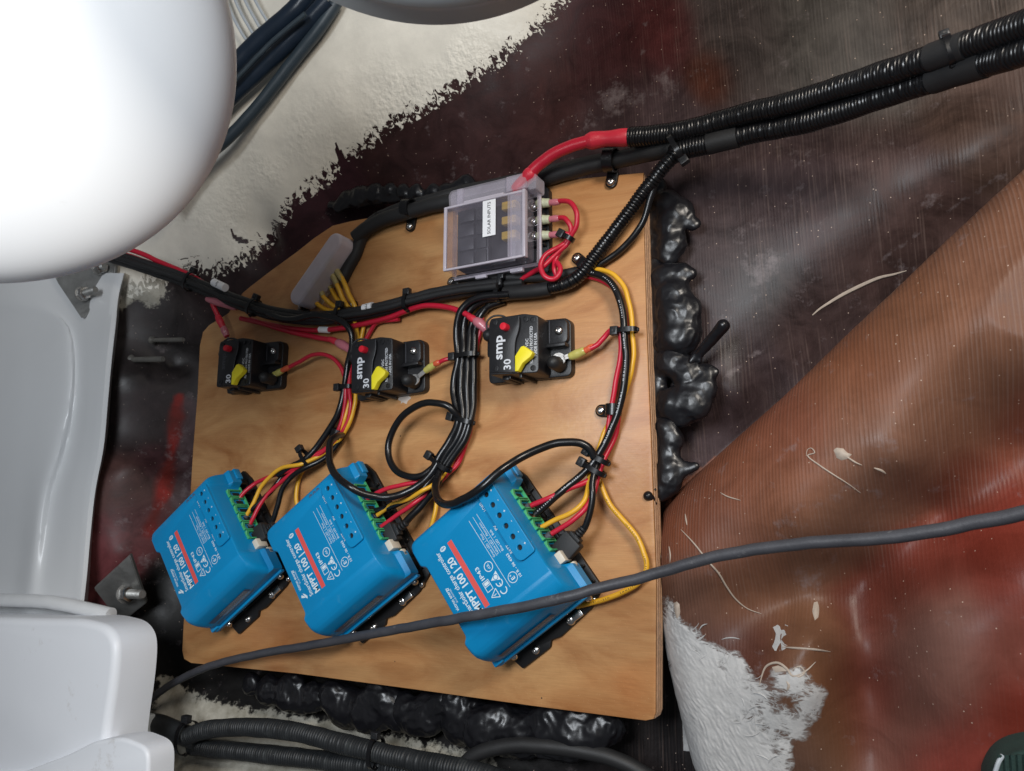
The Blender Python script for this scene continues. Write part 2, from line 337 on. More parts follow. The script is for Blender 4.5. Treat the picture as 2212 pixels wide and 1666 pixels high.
edgeL = np.array([P(x, y, h)[:2] for x, y, h in [(2300,298,20),(2212,369,18),(1960,594,10),(1824,715,6),(1687,844,2),(1550,963,-4),(1440,1058,-6),(1404,1105,-8),(1397,1180,-10),(1404,1300,-10),(1426,1450,-10),(1474,1666,-10),(1514,1780,-10)]])
def sdist(X, Y, line):
    """signed distance to an open polyline (positive on its left side) and distance run along it"""
    best = np.full(X.shape, 1e9); sg = np.zeros(X.shape); run = np.zeros(X.shape); L = 0
    for a, b in zip(line[:-1], line[1:]):
        d = b - a; l = np.linalg.norm(d); d = d / l; t = (X - a[0]) * d[0] + (Y - a[1]) * d[1]; tc = np.clip(t, 0, l)
        px, py = X - a[0] - tc * d[0], Y - a[1] - tc * d[1]; D = np.hypot(px, py); cr = d[0] * (Y - a[1]) - d[1] * (X - a[0])
        m = D < best - 1e-6; best = np.where(m, D, best); sg = np.where(m, np.sign(cr), sg); run = np.where(m, L + tc, run); L += l
    return best * sg, run
def lump(X, Y, s, seed=0):
    """cheap smooth noise from a few crossing sines"""
    r = np.random.default_rng(seed); z = 0
    for k in range(7):
        a = r.uniform(0, 6.28); f = s * r.uniform(0.6, 1.7); z = z + np.sin((X * math.cos(a) + Y * math.sin(a)) * f + r.uniform(0, 6.28) + 1.3 * np.sin((X * math.sin(a) - Y * math.cos(a)) * f * 0.7))
    return z / 7
def hull_z(X, Y):
    zb = np.clip(Fb(X, Y), -80, 60)
    zb = zb + 0.45 * lump(X, Y, 0.035, 1) + 0.35 * lump(X, Y, 0.13, 2)
    s, _ = sdist(X, Y, edgeL)
    zr = np.clip(Fr(X, Y), -60, 60) + 0.6 * lump(X, Y, 0.03, 3)
    R = 26.0; q = np.clip(s, 0, R); fall = R - np.sqrt(np.maximum(R * R - (R - q) ** 2, 0)); fall = fall + np.where(s < 0, -s * 6, 0)
    zr = zr - fall * 0.9
    return np.maximum(zb, zr), s
GX = np.arange(-760, 452, 2.2); GY = np.arange(-430, 640, 2.2)
XX, YY = np.meshgrid(GX, GY); ZZ, SS = hull_z(XX, YY)
print('ridge side check', sdist(np.array([P(1900,1000,10)[0]]), np.array([P(1900,1000,10)[1]]), edgeL)[0])
PX, PY = proj(XX, YY, ZZ)
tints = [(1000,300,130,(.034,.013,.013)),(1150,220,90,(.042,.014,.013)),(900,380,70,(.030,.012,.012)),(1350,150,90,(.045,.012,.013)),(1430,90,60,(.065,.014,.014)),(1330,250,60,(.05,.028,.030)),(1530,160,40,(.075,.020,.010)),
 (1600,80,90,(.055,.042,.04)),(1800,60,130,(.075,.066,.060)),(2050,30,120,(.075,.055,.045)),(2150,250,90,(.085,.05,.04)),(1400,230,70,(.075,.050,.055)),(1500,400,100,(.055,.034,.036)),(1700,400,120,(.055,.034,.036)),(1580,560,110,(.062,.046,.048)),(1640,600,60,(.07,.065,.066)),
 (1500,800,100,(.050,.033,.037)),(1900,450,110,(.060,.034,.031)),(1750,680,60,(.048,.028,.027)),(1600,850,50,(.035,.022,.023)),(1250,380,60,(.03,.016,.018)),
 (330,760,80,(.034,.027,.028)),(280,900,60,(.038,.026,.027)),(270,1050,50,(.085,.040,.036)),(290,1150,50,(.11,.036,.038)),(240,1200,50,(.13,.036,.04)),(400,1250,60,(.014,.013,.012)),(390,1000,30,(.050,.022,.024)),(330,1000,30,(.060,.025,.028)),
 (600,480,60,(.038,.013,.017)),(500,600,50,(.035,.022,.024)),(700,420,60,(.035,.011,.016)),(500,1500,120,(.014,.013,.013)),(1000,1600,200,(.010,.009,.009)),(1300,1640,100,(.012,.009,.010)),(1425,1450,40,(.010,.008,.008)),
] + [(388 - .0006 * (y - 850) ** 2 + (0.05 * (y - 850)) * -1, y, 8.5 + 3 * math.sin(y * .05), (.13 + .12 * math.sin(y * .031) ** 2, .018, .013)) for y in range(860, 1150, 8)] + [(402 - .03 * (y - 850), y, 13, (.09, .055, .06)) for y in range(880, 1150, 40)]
ridge_tints = [(1500,1080,60,(.17,.060,.036)),(1600,1000,70,(.20,.075,.045)),(1700,920,60,(.20,.072,.045)),(1850,800,70,(.20,.08,.045)),(2000,700,80,(.19,.085,.05)),(2150,550,90,(.18,.085,.055)),(1900,980,90,(.20,.10,.07)),(2080,850,80,(.18,.085,.055)),(1700,1080,70,(.21,.085,.05)),(1780,1150,60,(.19,.10,.07)),
 (1560,1180,60,(.20,.09,.065)),(1480,1150,40,(.20,.065,.035)),(1500,1300,60,(.15,.075,.055)),(1600,1270,50,(.17,.08,.05)),(1480,1420,50,(.10,.045,.035)),(1600,1420,60,(.11,.04,.028)),(1750,1380,50,(.18,.085,.05)),(1770,1500,60,(.17,.08,.042)),(1680,1560,60,(.11,.06,.045)),(1870,1480,60,(.13,.030,.022)),
 (1900,1300,60,(.13,.03,.02)),(2020,1380,80,(.19,.095,.08)),(2030,1520,80,(.19,.085,.07)),(2150,1130,70,(.20,.035,.024)),(2000,1220,50,(.17,.035,.024)),(2200,1250,60,(.18,.035,.024)),(2180,1400,60,(.19,.055,.042)),(2180,1540,60,(.18,.028,.018)),(2080,1620,60,(.24,.04,.03)),(2250,950,60,(.22,.07,.045)),(2100,1050,40,(.16,.05,.032)),
 (1470,1560,60,(.12,.07,.06))]
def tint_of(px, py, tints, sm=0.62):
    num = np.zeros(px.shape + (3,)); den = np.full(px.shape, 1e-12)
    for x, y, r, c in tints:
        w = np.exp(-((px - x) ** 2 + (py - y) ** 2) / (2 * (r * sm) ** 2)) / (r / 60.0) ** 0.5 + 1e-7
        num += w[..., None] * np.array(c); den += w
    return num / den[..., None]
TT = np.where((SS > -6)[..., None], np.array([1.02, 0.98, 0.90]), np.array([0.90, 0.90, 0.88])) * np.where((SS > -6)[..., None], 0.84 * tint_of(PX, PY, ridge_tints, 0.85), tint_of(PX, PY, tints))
paintline = np.array([(120,700),(245,652),(330,628),(404,592),(470,598),(516,582),(575,545),(650,437),(700,405),(761,353),(856,283),(967,217),(1066,154),(1158,88),(1224,11),(1300,-80)], float)
dP, rP = sdist(PX, -PY, paintline * np.array([1, -1])); 
paint2 = np.array([(255,600),(300,585),(350,605),(352,640),(330,655),(290,640),(262,660)], float)
strip = np.array([(330,1560),(352,1470),(380,1475),(420,1510),(520,1535),(700,1558),(900,1610),(1050,1640),(1100,1700),(900,1800),(300,1800)], float)
def polyd(px, py, poly):
    inside = np.zeros(px.shape, bool); best = np.full(px.shape, 1e9); n = len(poly)
    for i in range(n):
        a, b = poly[i], poly[(i + 1) % n]; c = ((a[1] > py) != (b[1] > py)) & (px < (b[0] - a[0]) * (py - a[1]) / (b[1] - a[1] + 1e-9) + a[0]); inside ^= c
        d = b - a; t = np.clip(((px - a[0]) * d[0] + (py - a[1]) * d[1]) / (d @ d), 0, 1); best = np.minimum(best, np.hypot(px - a[0] - t * d[0], py - a[1] - t * d[1]))
    return np.where(inside, best, -best)
for fl in ([(497,492),(506,508),(532,520),(535,524),(515,522),(503,512)], [(725,312),(735,328),(745,352),(760,352),(748,372),(733,352)], [(1130,95),(1160,70),(1166,84),(1140,110)]):
    dP = np.minimum(dP, np.where(polyd(PX, PY, np.array(fl, float)) > -1.5, -30.0, 1e6))
D2 = np.maximum(polyd(PX, PY, paint2), polyd(PX, PY, strip))
def grid_faces(ny, nx, keep=None):
    i = np.arange(ny - 1)[:, None] * nx + np.arange(nx - 1)[None]; q = np.stack([i, i + 1, i + 1 + nx, i + nx], -1)
    return q.reshape(-1, 4) if keep is None else q[keep]
def grid_obj(name, X, Y, Z, mat, attrs=None, keep=None, **kw):
    ny, nx = X.shape; q = grid_faces(ny, nx, keep); V = np.stack([X, Y, Z], -1).reshape(-1, 3)
    if keep is not None:
        used = np.unique(q); mp = np.full(len(V), -1); mp[used] = np.arange(len(used)); V = V[used]; q = mp[q]
    else: used = np.arange(len(V))
    me = bpy.data.meshes.new(name); me.vertices.add(len(V)); me.vertices.foreach_set('co', (V * S).ravel())
    me.loops.add(q.size); me.loops.foreach_set('vertex_index', q.ravel().astype(np.int32)); me.polygons.add(len(q)); me.polygons.foreach_set('loop_start', np.arange(0, q.size, 4, dtype=np.int32)); me.polygons.foreach_set('loop_total', np.full(len(q), 4, np.int32))
    me.update(calc_edges=True); me.validate(); me.materials.append(mat); me.shade_smooth()
    for k, a in (attrs or {}).items():
        if a.ndim == 3: at = me.attributes.new(k, 'FLOAT_VECTOR', 'POINT'); at.data.foreach_set('vector', a.reshape(-1, 3)[used].ravel().astype(np.float32))
        else: at = me.attributes.new(k, 'FLOAT', 'POINT'); at.data.foreach_set('value', a.ravel()[used].astype(np.float32))
    o = bpy.data.objects.new(name, me); COL.objects.link(o)
    for k, v in kw.items(): o[k] = v
    return o
def hull_mat():
    m, nt, b, out = new_mat('resin_laminate')
    tc = nd(nt, 'ShaderNodeTexCoord'); at = nd(nt, 'ShaderNodeAttribute', attribute_name='tint'); ar = nd(nt, 'ShaderNodeAttribute', attribute_name='ridge')
    ap = nd(nt, 'ShaderNodeAttribute', attribute_name='paint'); ap2 = nd(nt, 'ShaderNodeAttribute', attribute_name='dirtypaint')
    # blotches of resin
    n1 = nd(nt, 'ShaderNodeTexNoise', i_Scale=26.0, i_Detail=12.0, i_Roughness=0.68, i_Distortion=0.8); ln(nt, tc, 'Object', n1, 'Vector')
    ra = nd(nt, 'ShaderNodeMapRange', i_From_Min=0.30, i_From_Max=0.70, i_To_Min=0.45, i_To_Max=1.5); ln(nt, n1, 'Fac', ra, 'Value')
    rb_ = nd(nt, 'ShaderNodeMapRange', i_From_Min=0.30, i_From_Max=0.70, i_To_Min=0.80, i_To_Max=1.22); ln(nt, n1, 'Fac', rb_, 'Value')
    r1 = nd(nt, 'ShaderNodeMix', data_type='FLOAT'); ln(nt, ar, 'Fac', r1, 0); ln(nt, ra, 0, r1, 2); ln(nt, rb_, 0, r1, 3)
    m1 = nd(nt, 'ShaderNodeMix', data_type='RGBA', blend_type='MULTIPLY'); m1.inputs[0].default_value = 1; ln(nt, at, 'Vector', m1, 6); ln(nt, r1, 0, m1, 7)
    # woven glass ribs running up the sheet
    mp = nd(nt, 'ShaderNodeMapping'); mp.inputs['Rotation'].default_value = (0, 0, math.radians(-4)); mp.inputs['Scale'].default_value = (420, 20, 20); ln(nt, tc, 'Object', mp, 'Vector')
    rw = nd(nt, 'ShaderNodeTexWave', wave_type='BANDS', bands_direction='X', i_Scale=0.30, i_Distortion=3.2, i_Detail=3.0, i_Detail_Scale=0.7); ln(nt, mp, 0, rw, 'Vector')
    rn = nd(nt, 'ShaderNodeTexNoise', i_Scale=1.0, i_Detail=2.5, i_Distortion=0.3); ln(nt, mp, 0, rn, 'Vector')
    rib = nd(nt, 'ShaderNodeMix', data_type='FLOAT'); sdm = nd(nt, 'ShaderNodeMath', operation='MULTIPLY_ADD', i_1=0.24, i_2=0.16); ln(nt, ar, 'Fac', sdm, 0); ln(nt, sdm, 0, rib, 0); ln(nt, rn, 'Fac', rib, 2); ln(nt, rw, 'Fac', rib, 3)
    mpb = nd(nt, 'ShaderNodeMapping'); mpb.inputs['Scale'].default_value = (40, 380, 40); ln(nt, tc, 'Object', mpb, 'Vector')
    weft = nd(nt, 'ShaderNodeTexNoise', i_Scale=1.0, i_Detail=2.0); ln(nt, mpb, 0, weft, 'Vector')
    zone = nd(nt, 'ShaderNodeTexNoise', i_Scale=9.0, i_Detail=3.0); ln(nt, tc, 'Object', zone, 'Vector')
    zr = nd(nt, 'ShaderNodeMapRange', i_From_Min=0.40, i_From_Max=0.62); ln(nt, zone, 'Fac', zr, 'Value')
    rr = nd(nt, 'ShaderNodeMapRange', i_From_Min=0.55, i_From_Max=0.75, i_To_Max=0.26); ln(nt, rib, 0, rr, 'Value')
    rm = nd(nt, 'ShaderNodeMath', operation='MULTIPLY'); ln(nt, rr, 0, rm, 0); ln(nt, zr, 0, rm, 1)
    rm2 = nd(nt, 'ShaderNodeMath', operation='MULTIPLY'); ln(nt, rm, 0, rm2, 0); aw = nd(nt, 'ShaderNodeAttribute', attribute_name='weave'); ln(nt, aw, 'Fac', rm2, 1)
    m2 = nd(nt, 'ShaderNodeMix', data_type='RGBA'); m2.inputs[7].default_value = (0.28, 0.20, 0.17, 1); ln(nt, rm2, 0, m2, 0); ln(nt, m1, 2, m2, 6)
    # dry white scuffs
    n3 = nd(nt, 'ShaderNodeTexNoise', i_Scale=48.0, i_Detail=10.0, i_Roughness=0.72); ln(nt, tc, 'Object', n3, 'Vector')
    asf = nd(nt, 'ShaderNodeAttribute', attribute_name='scuff'); n3s = nd(nt, 'ShaderNodeMath', operation='MULTIPLY_ADD', i_1=0.13); ln(nt, asf, 'Fac', n3s, 0); ln(nt, n3, 'Fac', n3s, 2)
    r3 = nd(nt, 'ShaderNodeMapRange', i_From_Min=0.60, i_From_Max=0.76, i_To_Max=0.55); ln(nt, n3s, 0, r3, 'Value')
    m3 = nd(nt, 'ShaderNodeMix', data_type='RGBA'); m3.inputs[7].default_value = (0.24, 0.20, 0.205, 1); ln(nt, r3, 0, m3, 0); ln(nt, m2, 2, m3, 6)
    # tiny pale specks
    vo = nd(nt, 'ShaderNodeTexVoronoi', i_Scale=190.0, i_Randomness=1.0); ln(nt, tc, 'Object', vo, 'Vector')
    vn = nd(nt, 'ShaderNodeMapRange', i_From_Min=0.05, i_From_Max=0.10, i_To_Min=0.85, i_To_Max=0.0); ln(nt, vo, 'Distance', vn, 'Value')
    vr = nd(nt, 'ShaderNodeSeparateColor'); ln(nt, vo, 'Color', vr, 0)
    vt = nd(nt, 'ShaderNodeMath', operation='GREATER_THAN', i_1=0.55); ln(nt, vr, 0, vt, 0); vm = nd(nt, 'ShaderNodeMath', operation='MULTIPLY'); ln(nt, vn, 0, vm, 0); ln(nt, vt, 0, vm, 1)
    m4 = nd(nt, 'ShaderNodeMix', data_type='RGBA'); m4.inputs[7].default_value = (0.55, 0.42, 0.34, 1); ln(nt, vm, 0, m4, 0); ln(nt, m3, 2, m4, 6)
    # brushed white paint with a torn, fingered edge
    sx = nd(nt, 'ShaderNodeSeparateXYZ'); ln(nt, ap, 'Vector', sx, 0)
    pm = nd(nt, 'ShaderNodeMapping'); pm.inputs['Scale'].default_value = (0.085, 0.055, 1); ln(nt, ap, 'Vector', pm, 'Vector')
    pn = nd(nt, 'ShaderNodeTexNoise', i_Scale=1.0, i_Detail=5.0, i_Roughness=0.62, i_Distortion=1.1); ln(nt, pm, 0, pn, 'Vector')
    pa = nd(nt, 'ShaderNodeMath', operation='MULTIPLY_ADD', i_1=360.0, i_2=-204.0); ln(nt, pn, 'Fac', pa, 0)
    pq = nd(nt, 'ShaderNodeMapRange', i_From_Min=-12.0, i_From_Max=92.0, i_To_Min=1.0, i_To_Max=0.0); ln(nt, sx, 1, pq, 'Value')
    pz = nd(nt, 'ShaderNodeMath', operation='MULTIPLY'); ln(nt, pa, 0, pz, 0); ln(nt, pq, 0, pz, 1)
    pb = nd(nt, 'ShaderNodeMath', operation='ADD'); ln(nt, pz, 0, pb, 0); ln(nt, sx, 1, pb, 1)
    pc = nd(nt, 'ShaderNodeMapRange', i_From_Min=-1.0, i_From_Max=3.0); ln(nt, pb, 0, pc, 'Value')
    cut = nd(nt, 'ShaderNodeMath', operation='GREATER_THAN', i_1=-4.0); ln(nt, sx, 1, cut, 0)
    pd = nd(nt, 'ShaderNodeMath', operation='MULTIPLY'); ln(nt, pc, 0, pd, 0); ln(nt, cut, 0, pd, 1)
    n5 = nd(nt, 'ShaderNodeTexNoise', i_Scale=90.0, i_Detail=7.0, i_Roughness=0.7); ln(nt, tc, 'Object', n5, 'Vector')
    qa = nd(nt, 'ShaderNodeMath', operation='MULTIPLY_ADD', i_1=90.0, i_2=-35.0); ln(nt, n5, 'Fac', qa, 0)
    qb = nd(nt, 'ShaderNodeMath', operation='ADD'); ln(nt, qa, 0, qb, 0); ln(nt, ap2, 'Fac', qb, 1)
    qc = nd(nt, 'ShaderNodeMapRange', i_From_Min=0.0, i_From_Max=10.0, i_To_Max=0.9); ln(nt, qb, 0, qc, 'Value')
    dn = nd(nt, 'ShaderNodeTexNoise', i_Scale=30.0, i_Detail=8.0, i_Roughness=0.7); ln(nt, tc, 'Object', dn, 'Vector')
    dr = nd(nt, 'ShaderNodeMapRange', i_From_Min=0.35, i_From_Max=0.7); ln(nt, dn, 'Fac', dr, 'Value')
    dc = nd(nt, 'ShaderNodeMix', data_type='RGBA'); dc.inputs[6].default_value = (0.24, 0.22, 0.17, 1); dc.inputs[7].default_value = (0.62, 0.59, 0.51, 1); ln(nt, dr, 0, dc, 0)
    m5 = nd(nt, 'ShaderNodeMix', data_type='RGBA'); ln(nt, qc, 0, m5, 0); ln(nt, m4, 2, m5, 6); ln(nt, dc, 2, m5, 7)
    wn = nd(nt, 'ShaderNodeMapRange', i_From_Min=0.3, i_From_Max=0.75, i_To_Min=0.86, i_To_Max=1.06); ln(nt, dn, 'Fac', wn, 'Value')
    wc = nd(nt, 'ShaderNodeMix', data_type='RGBA', blend_type='MULTIPLY'); wc.inputs[0].default_value = 1; wc.inputs[6].default_value = (0.78, 0.745, 0.66, 1); ln(nt, wn, 0, wc, 7)
    m6 = nd(nt, 'ShaderNodeMix', data_type='RGBA'); ln(nt, pd, 0, m6, 0); ln(nt, m5, 2, m6, 6); ln(nt, wc, 2, m6, 7)
    ln(nt, m6, 2, b, 'Base Color')
    ro = nd(nt, 'ShaderNodeMapRange', i_From_Min=0.3, i_From_Max=0.7, i_To_Min=0.30, i_To_Max=0.62); ln(nt, n1, 'Fac', ro, 'Value')
    ro2 = nd(nt, 'ShaderNodeMix', data_type='FLOAT'); ln(nt, pd, 0, ro2, 0); ln(nt, ro, 0, ro2, 2); ro2.inputs[3].default_value = 0.3; ln(nt, ro2, 0, b, 'Roughness')
    # relief
    h1 = nd(nt, 'ShaderNodeMath', operation='MULTIPLY'); ln(nt, rib, 0, h1, 0); ln(nt, aw, 'Fac', h1, 1)
    hw = nd(nt, 'ShaderNodeMath', operation='MULTIPLY_ADD', i_1=0.12); ln(nt, weft, 'Fac', hw, 0); ln(nt, h1, 0, hw, 2)
    h2 = nd(nt, 'ShaderNodeMath', operation='MULTIPLY_ADD', i_1=0.9); ln(nt, n3, 'Fac', h2, 0); ln(nt, hw, 0, h2, 2)
    b1 = nd(nt, 'ShaderNodeBump', i_Strength=0.45, i_Distance=0.0010); ln(nt, h2, 0, b1, 'Height')
    pbm = nd(nt, 'ShaderNodeTexNoise', i_Scale=190.0, i_Detail=3.0); ln(nt, tc, 'Object', pbm, 'Vector')
    hz = nd(nt, 'ShaderNodeTexNoise', i_Scale=12.0, i_Detail=2.0); ln(nt, tc, 'Object', hz, 'Vector'); hzr = nd(nt, 'ShaderNodeMapRange', i_From_Min=0.42, i_From_Max=0.6); ln(nt, hz, 'Fac', hzr, 'Value')
    pzn = nd(nt, 'ShaderNodeMapRange', i_From_Min=90.0, i_From_Max=190.0, i_To_Min=1.0, i_To_Max=0.12); ln(nt, sx, 1, pzn, 'Value')
    ph = nd(nt, 'ShaderNodeMath', operation='MULTIPLY', i_1=0.0); ln(nt, pzn, 0, ph, 1)
    ph_ = nd(nt, 'ShaderNodeMath', operation='MULTIPLY', i_1=0.9); ph3 = nd(nt, 'ShaderNodeMath', operation='MULTIPLY', i_1=2.6); ln(nt, pbm, 'Fac', ph, 0); ln(nt, ph, 0, ph_, 0); ln(nt, hzr, 0, ph_, 1)
    ph2 = nd(nt, 'ShaderNodeMath', operation='MULTIPLY_ADD', i_1=0.8); ln(nt, pd, 0, ph2, 0); ln(nt, ph_, 0, ph3, 0); ph4 = nd(nt, 'ShaderNodeMath', operation='MULTIPLY'); ln(nt, ph3, 0, ph4, 0); ln(nt, pd, 0, ph4, 1); ln(nt, ph4, 0, ph2, 2)
    b2 = nd(nt, 'ShaderNodeBump', i_Strength=0.6, i_Distance=0.0016); ln(nt, ph2, 0, b2, 'Height'); ln(nt, b1, 0, b2, 'Normal')
    ln(nt, b2, 0, b, 'Normal')
    b.inputs['Coat Weight'].default_value = 0.08; b.inputs['Coat Roughness'].default_value = 0.3; b.inputs['Specular IOR Level'].default_value = 0.2
    return m
HM = hull_mat()
wfade = 1.0 - 0.8 * np.clip((PY - (1330 - 0.52 * (PX - 1620))) / 90.0, 0, 1)
scuff = np.zeros(PX.shape)
for x, y, r, w in [(1340,215,45,1),(1440,200,40,.8),(1270,250,30,.8),(1250,400,30,.8),(1640,590,55,.9),(1700,420,50,.5),(1800,240,60,.7),(1500,180,40,.7),(1560,620,40,.5),(980,370,35,.7),(1150,420,30,.6),(390,960,30,1),(385,1080,30,1),(300,1120,35,.5),(320,1220,30,.8),(1480,560,30,.4),(1900,1000,70,.35),(1740,1180,60,.4),(1850,1060,50,.35),(1600,470,60,.4)]:
    scuff = np.maximum(scuff, w * np.exp(-((PX - x) ** 2 + (PY - y) ** 2) / (2 * r * r)))
seam = np.array([(1905,560),(1780,660),(1700,720),(1620,775),(1560,820),(1520,850)], float)
dsm, _ = sdist(PX, -PY, np.vstack([[(2230,330)], seam]) * np.array([1, -1])); scuff = np.maximum(scuff, 0.9 * np.exp(-(dsm / 7.0) ** 2))
weave = np.where(SS > 0, 0.85 * wfade, np.clip((PX - 1150) / 250.0, 0.0, 1.0) * 0.9)
grid_obj('hull', XX, YY, ZZ, HM, dict(tint=TT, paint=np.stack([rP, dP, 0 * dP], -1), dirtypaint=np.clip(D2, -60, 60), scuff=scuff, ridge=(SS > 0).astype(float), weave=weave), kind='structure')
from functools import lru_cache
def hz_at(X, Y): return float(hull_z(np.array([X]), np.array([Y]))[0][0])
def on_hull(x, y, lift=0.0, guess=-20.0):
    """where the view direction (x, y) meets the hull"""
    h = guess
    for _ in range(25):
        p = P(x, y, h); h = 0.5 * h + 0.5 * (hz_at(p[0], p[1]) + lift)
    return P(x, y, h)

# ------------------------------------------------------------ the plywood board
bo = [(1390,372),(1180,392),(1000,418),(900,446),(807,468),(758,477),(718,487),(679,513),(640,544),(581,587),(542,617),(524,632),(493,676),(451,702),(438,717),(431,746),(426,850),(416,976),(404,1180),(393,1405),(397,1424),(412,1433),(640,1456),(900,1491),(1150,1526),(1395,1558),(1412,1554),(1417,1540),(1418,1250),(1409,1000),(1397,700),(1389,400)]
outl = [tuple(P(x, y, 0)[:2]) for x, y in bo]
outl = outl[::-1] if sum(a[0] * b[1] - b[0] * a[1] for a, b in zip(outl, outl[1:] + outl[:1])) < 0 else outl
def inset(poly, d):
    n = len(poly); o = []
    for i in range(n):
        a, b, c = (np.array(poly[(i + k) % n]) for k in (-1, 0, 1)); t = (c - a); t /= np.linalg.norm(t); o.append(tuple(b + np.array([-t[1], t[0]]) * d))
    return o
MT['glue'] = plastic('whitish_glue', (0.58, 0.50, 0.44), 0.4, 0.1, 0.2)
def fpoly_(pts, h): return np.array([(x, y, h) for x, y in pts]), [tuple(range(len(pts)))]
T = thing('plywood_panel', 'varnished honey coloured plywood mounting panel carrying all the devices', 'board', (0, 0, 0))
obj('face_veneer', gprism(inset(outl, 0.25), -1.5, 0, 0.7), 'wood', T)
zz = -1.5; k = 0
while zz > -17:
    t = 1.7 if k % 2 == 0 else 3.3; o = inset(outl, 0.55 if k % 2 == 0 else 0.0)
    obj('ply', gprism(o, zz - t, zz, 0.15, 1, both=True), 'ply2' if k % 2 == 0 else 'ply1', T); zz -= t; k += 1
rg = np.random.default_rng(4); c_ = P(874, 862, 0)
obj('glue_smear', fpoly_([(c_[0] + (5.5 + rg.uniform(-2, 2)) * math.cos(a), c_[1] + (4.2 + rg.uniform(-1.5, 1.5)) * math.sin(a)) for a in np.linspace(0, 6.0, 16)], 0.12), 'glue', T)
for x, y, r in [(865, 942, 0.7), (1170, 1508, 0.6), (853, 1429, 0.5), (1050, 800, 0.4)]:
    q = P(x, y, 0); obj('knot', xf(gcyl(r, -0.2, 0.06, 10), q), 'darkhole', T)

# ------------------------------------------------------------ screws, nuts
def g_panhead(r=3.6, h=2.4):
    return lathe([(0.001, h * 0.55), (r * 0.28, h * 0.55), (r * 0.30, h), (r * 0.6, h * 0.93), (r * 0.85, h * 0.65), (r, h * 0.2), (r, 0), (0.001, 0)][::-1], 20)
def g_cross(r, h):
    return join([gbox(-r * .55, r * .55, -r * .1, r * .1, h * .8, h * 1.02, 0), gbox(-r * .1, r * .1, -r * .55, r * .55, h * .8, h * 1.03, 0)])
def screw(parent, loc, r=3.6, axis=(0, 0, 1), mat='steel', name='screw'):
    R = zto(axis) @ rz(random.uniform(0, 1.5))
    o = obj(name, xf(g_panhead(r, r * 0.65), loc, R), mat, parent)
    return o

# ------------------------------------------------------------ solar charge controllers
topf = lambda u: np.where(np.asarray(u) < 0, np.interp(-np.asarray(u, float), [0, 35, 36.5, 40, 45, 50, 53, 58], [56, 56, 55.4, 54.3, 52.4, 49, 45, 38]), np.interp(u, [0, 48.5, 49.5, 54, 58, 62], [56, 56, 55.5, 54.4, 51.5, 46]))
def case_geo():
    bm = bmesh.new(); loops = []
    for h, iu, ir, iv, fb, rc in [(20, 0, 0, 0, 6, 3), (31, 0.6, 0.3, 0.2, 6, 3), (33, 0.8, 0.5, 0.3, 1.2, 5), (40, 1.6, 0.9, 0.6, 0.6, 7), (46, 2.6, 1.6, 1.1, 0.2, 8), (51, 4.0, 2.8, 1.9, -0.6, 8), (54, 5.8, 4.4, 3.0, -1.4, 8), (55.5, 7.4, 6.0, 4.4, -2, 8), (56, 9.0, 8.0, 6.0, -3, 8)]:
        xL, xR, yT, yR, yB = -56 + iu, 61.5 - ir, 51.5 - iv, 46.5 - iv * 0.8, -(46 + fb); c = -44.5 + iv * 0.25
        poly = [(xL, yB), (-33, yB), (-29, c), (43.5, c), (46.5, yB), (xR, yB), (xR, yT), (35, yT), (31.5, yR), (-31.5, yR), (-35, yT), (xL, yT)]
        rr = [rc, 1.2, 1.5, 1.5, 0.8, rc * .6, 7, 2, 2, 2, 2, 9]
        loops.append([bm.verts.new((p[0], p[1], h)) for p in fillet(poly, rr, 4)])
    n = len(loops[0])
    for a, b in zip(loops[:-1], loops[1:]):
        for i in range(n): bm.faces.new((a[i], a[(i + 1) % n], b[(i + 1) % n], b[i]))
    bm.faces.new(loops[-1]); bm.faces.new(loops[0][::-1])
    for u in [-53, -50, -47, -44, -40, -36.5, -35, 48.5, 49.5, 52, 54, 56, 58, 60]:
        bmesh.ops.bisect_plane(bm, geom=bm.verts[:] + bm.edges[:] + bm.faces[:], plane_co=(u, 0, 0), plane_no=(1, 0, 0))
    for p in bm.verts:
        if p.co.z > 30: p.co.z = 30 + (p.co.z - 30) * (topf(p.co.x) - 30) / 26
    bmesh.ops.recalc_face_normals(bm, faces=bm.faces[:]); return from_bm(bm)
CASE = case_geo()
def bump_geo():
    cu = bpy.data.curves.new('b', 'CURVE'); cu.dimensions = '2D'; cu.fill_mode = 'BOTH'; cu.extrude = 1.2; cu.bevel_depth = 0.5; cu.bevel_resolution = 2
    def add(pts):
        s = cu.splines.new('POLY'); s.points.add(len(pts) - 1)
        for i, p in enumerate(pts): s.points[i].co = (p[0], p[1], 0, 1)
        s.use_cyclic_u = True
    add(fillet([(-14.5, -43), (48.5, -43), (48.5, -27.5), (-14.5, -27.5)], [2, 2, 6, 6], 6))
    for k in range(6): add(circ(43.3 - 9.8 * k, -34.2, 2.6, 20)[::-1])
    o = bpy.data.objects.new('b', cu); COL.objects.link(o); dg = bpy.context.evaluated_depsgraph_get(); me = bpy.data.meshes.new_from_object(o.evaluated_get(dg))
    v = np.array([p.co[:] for p in me.vertices]); f = [tuple(q.vertices) for q in me.polygons]
    bpy.data.objects.remove(o); bpy.data.meshes.remove(me); 
    v[:, 2] += 56.6 ; v[:, 2] -= (56 - topf(v[:, 0])) * 1.0
    return v, f
BUMP = bump_geo()
def txt(s, size, u, v, h=56.05, rot=0.0, bold=0.0, align='CENTER', w=None):
    g = gtext(s, size, align, bold); vv = g[0].copy()
    if w and len(vv): 
        cur = vv[:, 0].max() - vv[:, 0].min(); vv[:, 0] *= w / cur
    return xf((vv, g[1]), (u, v, h), rz(rot))
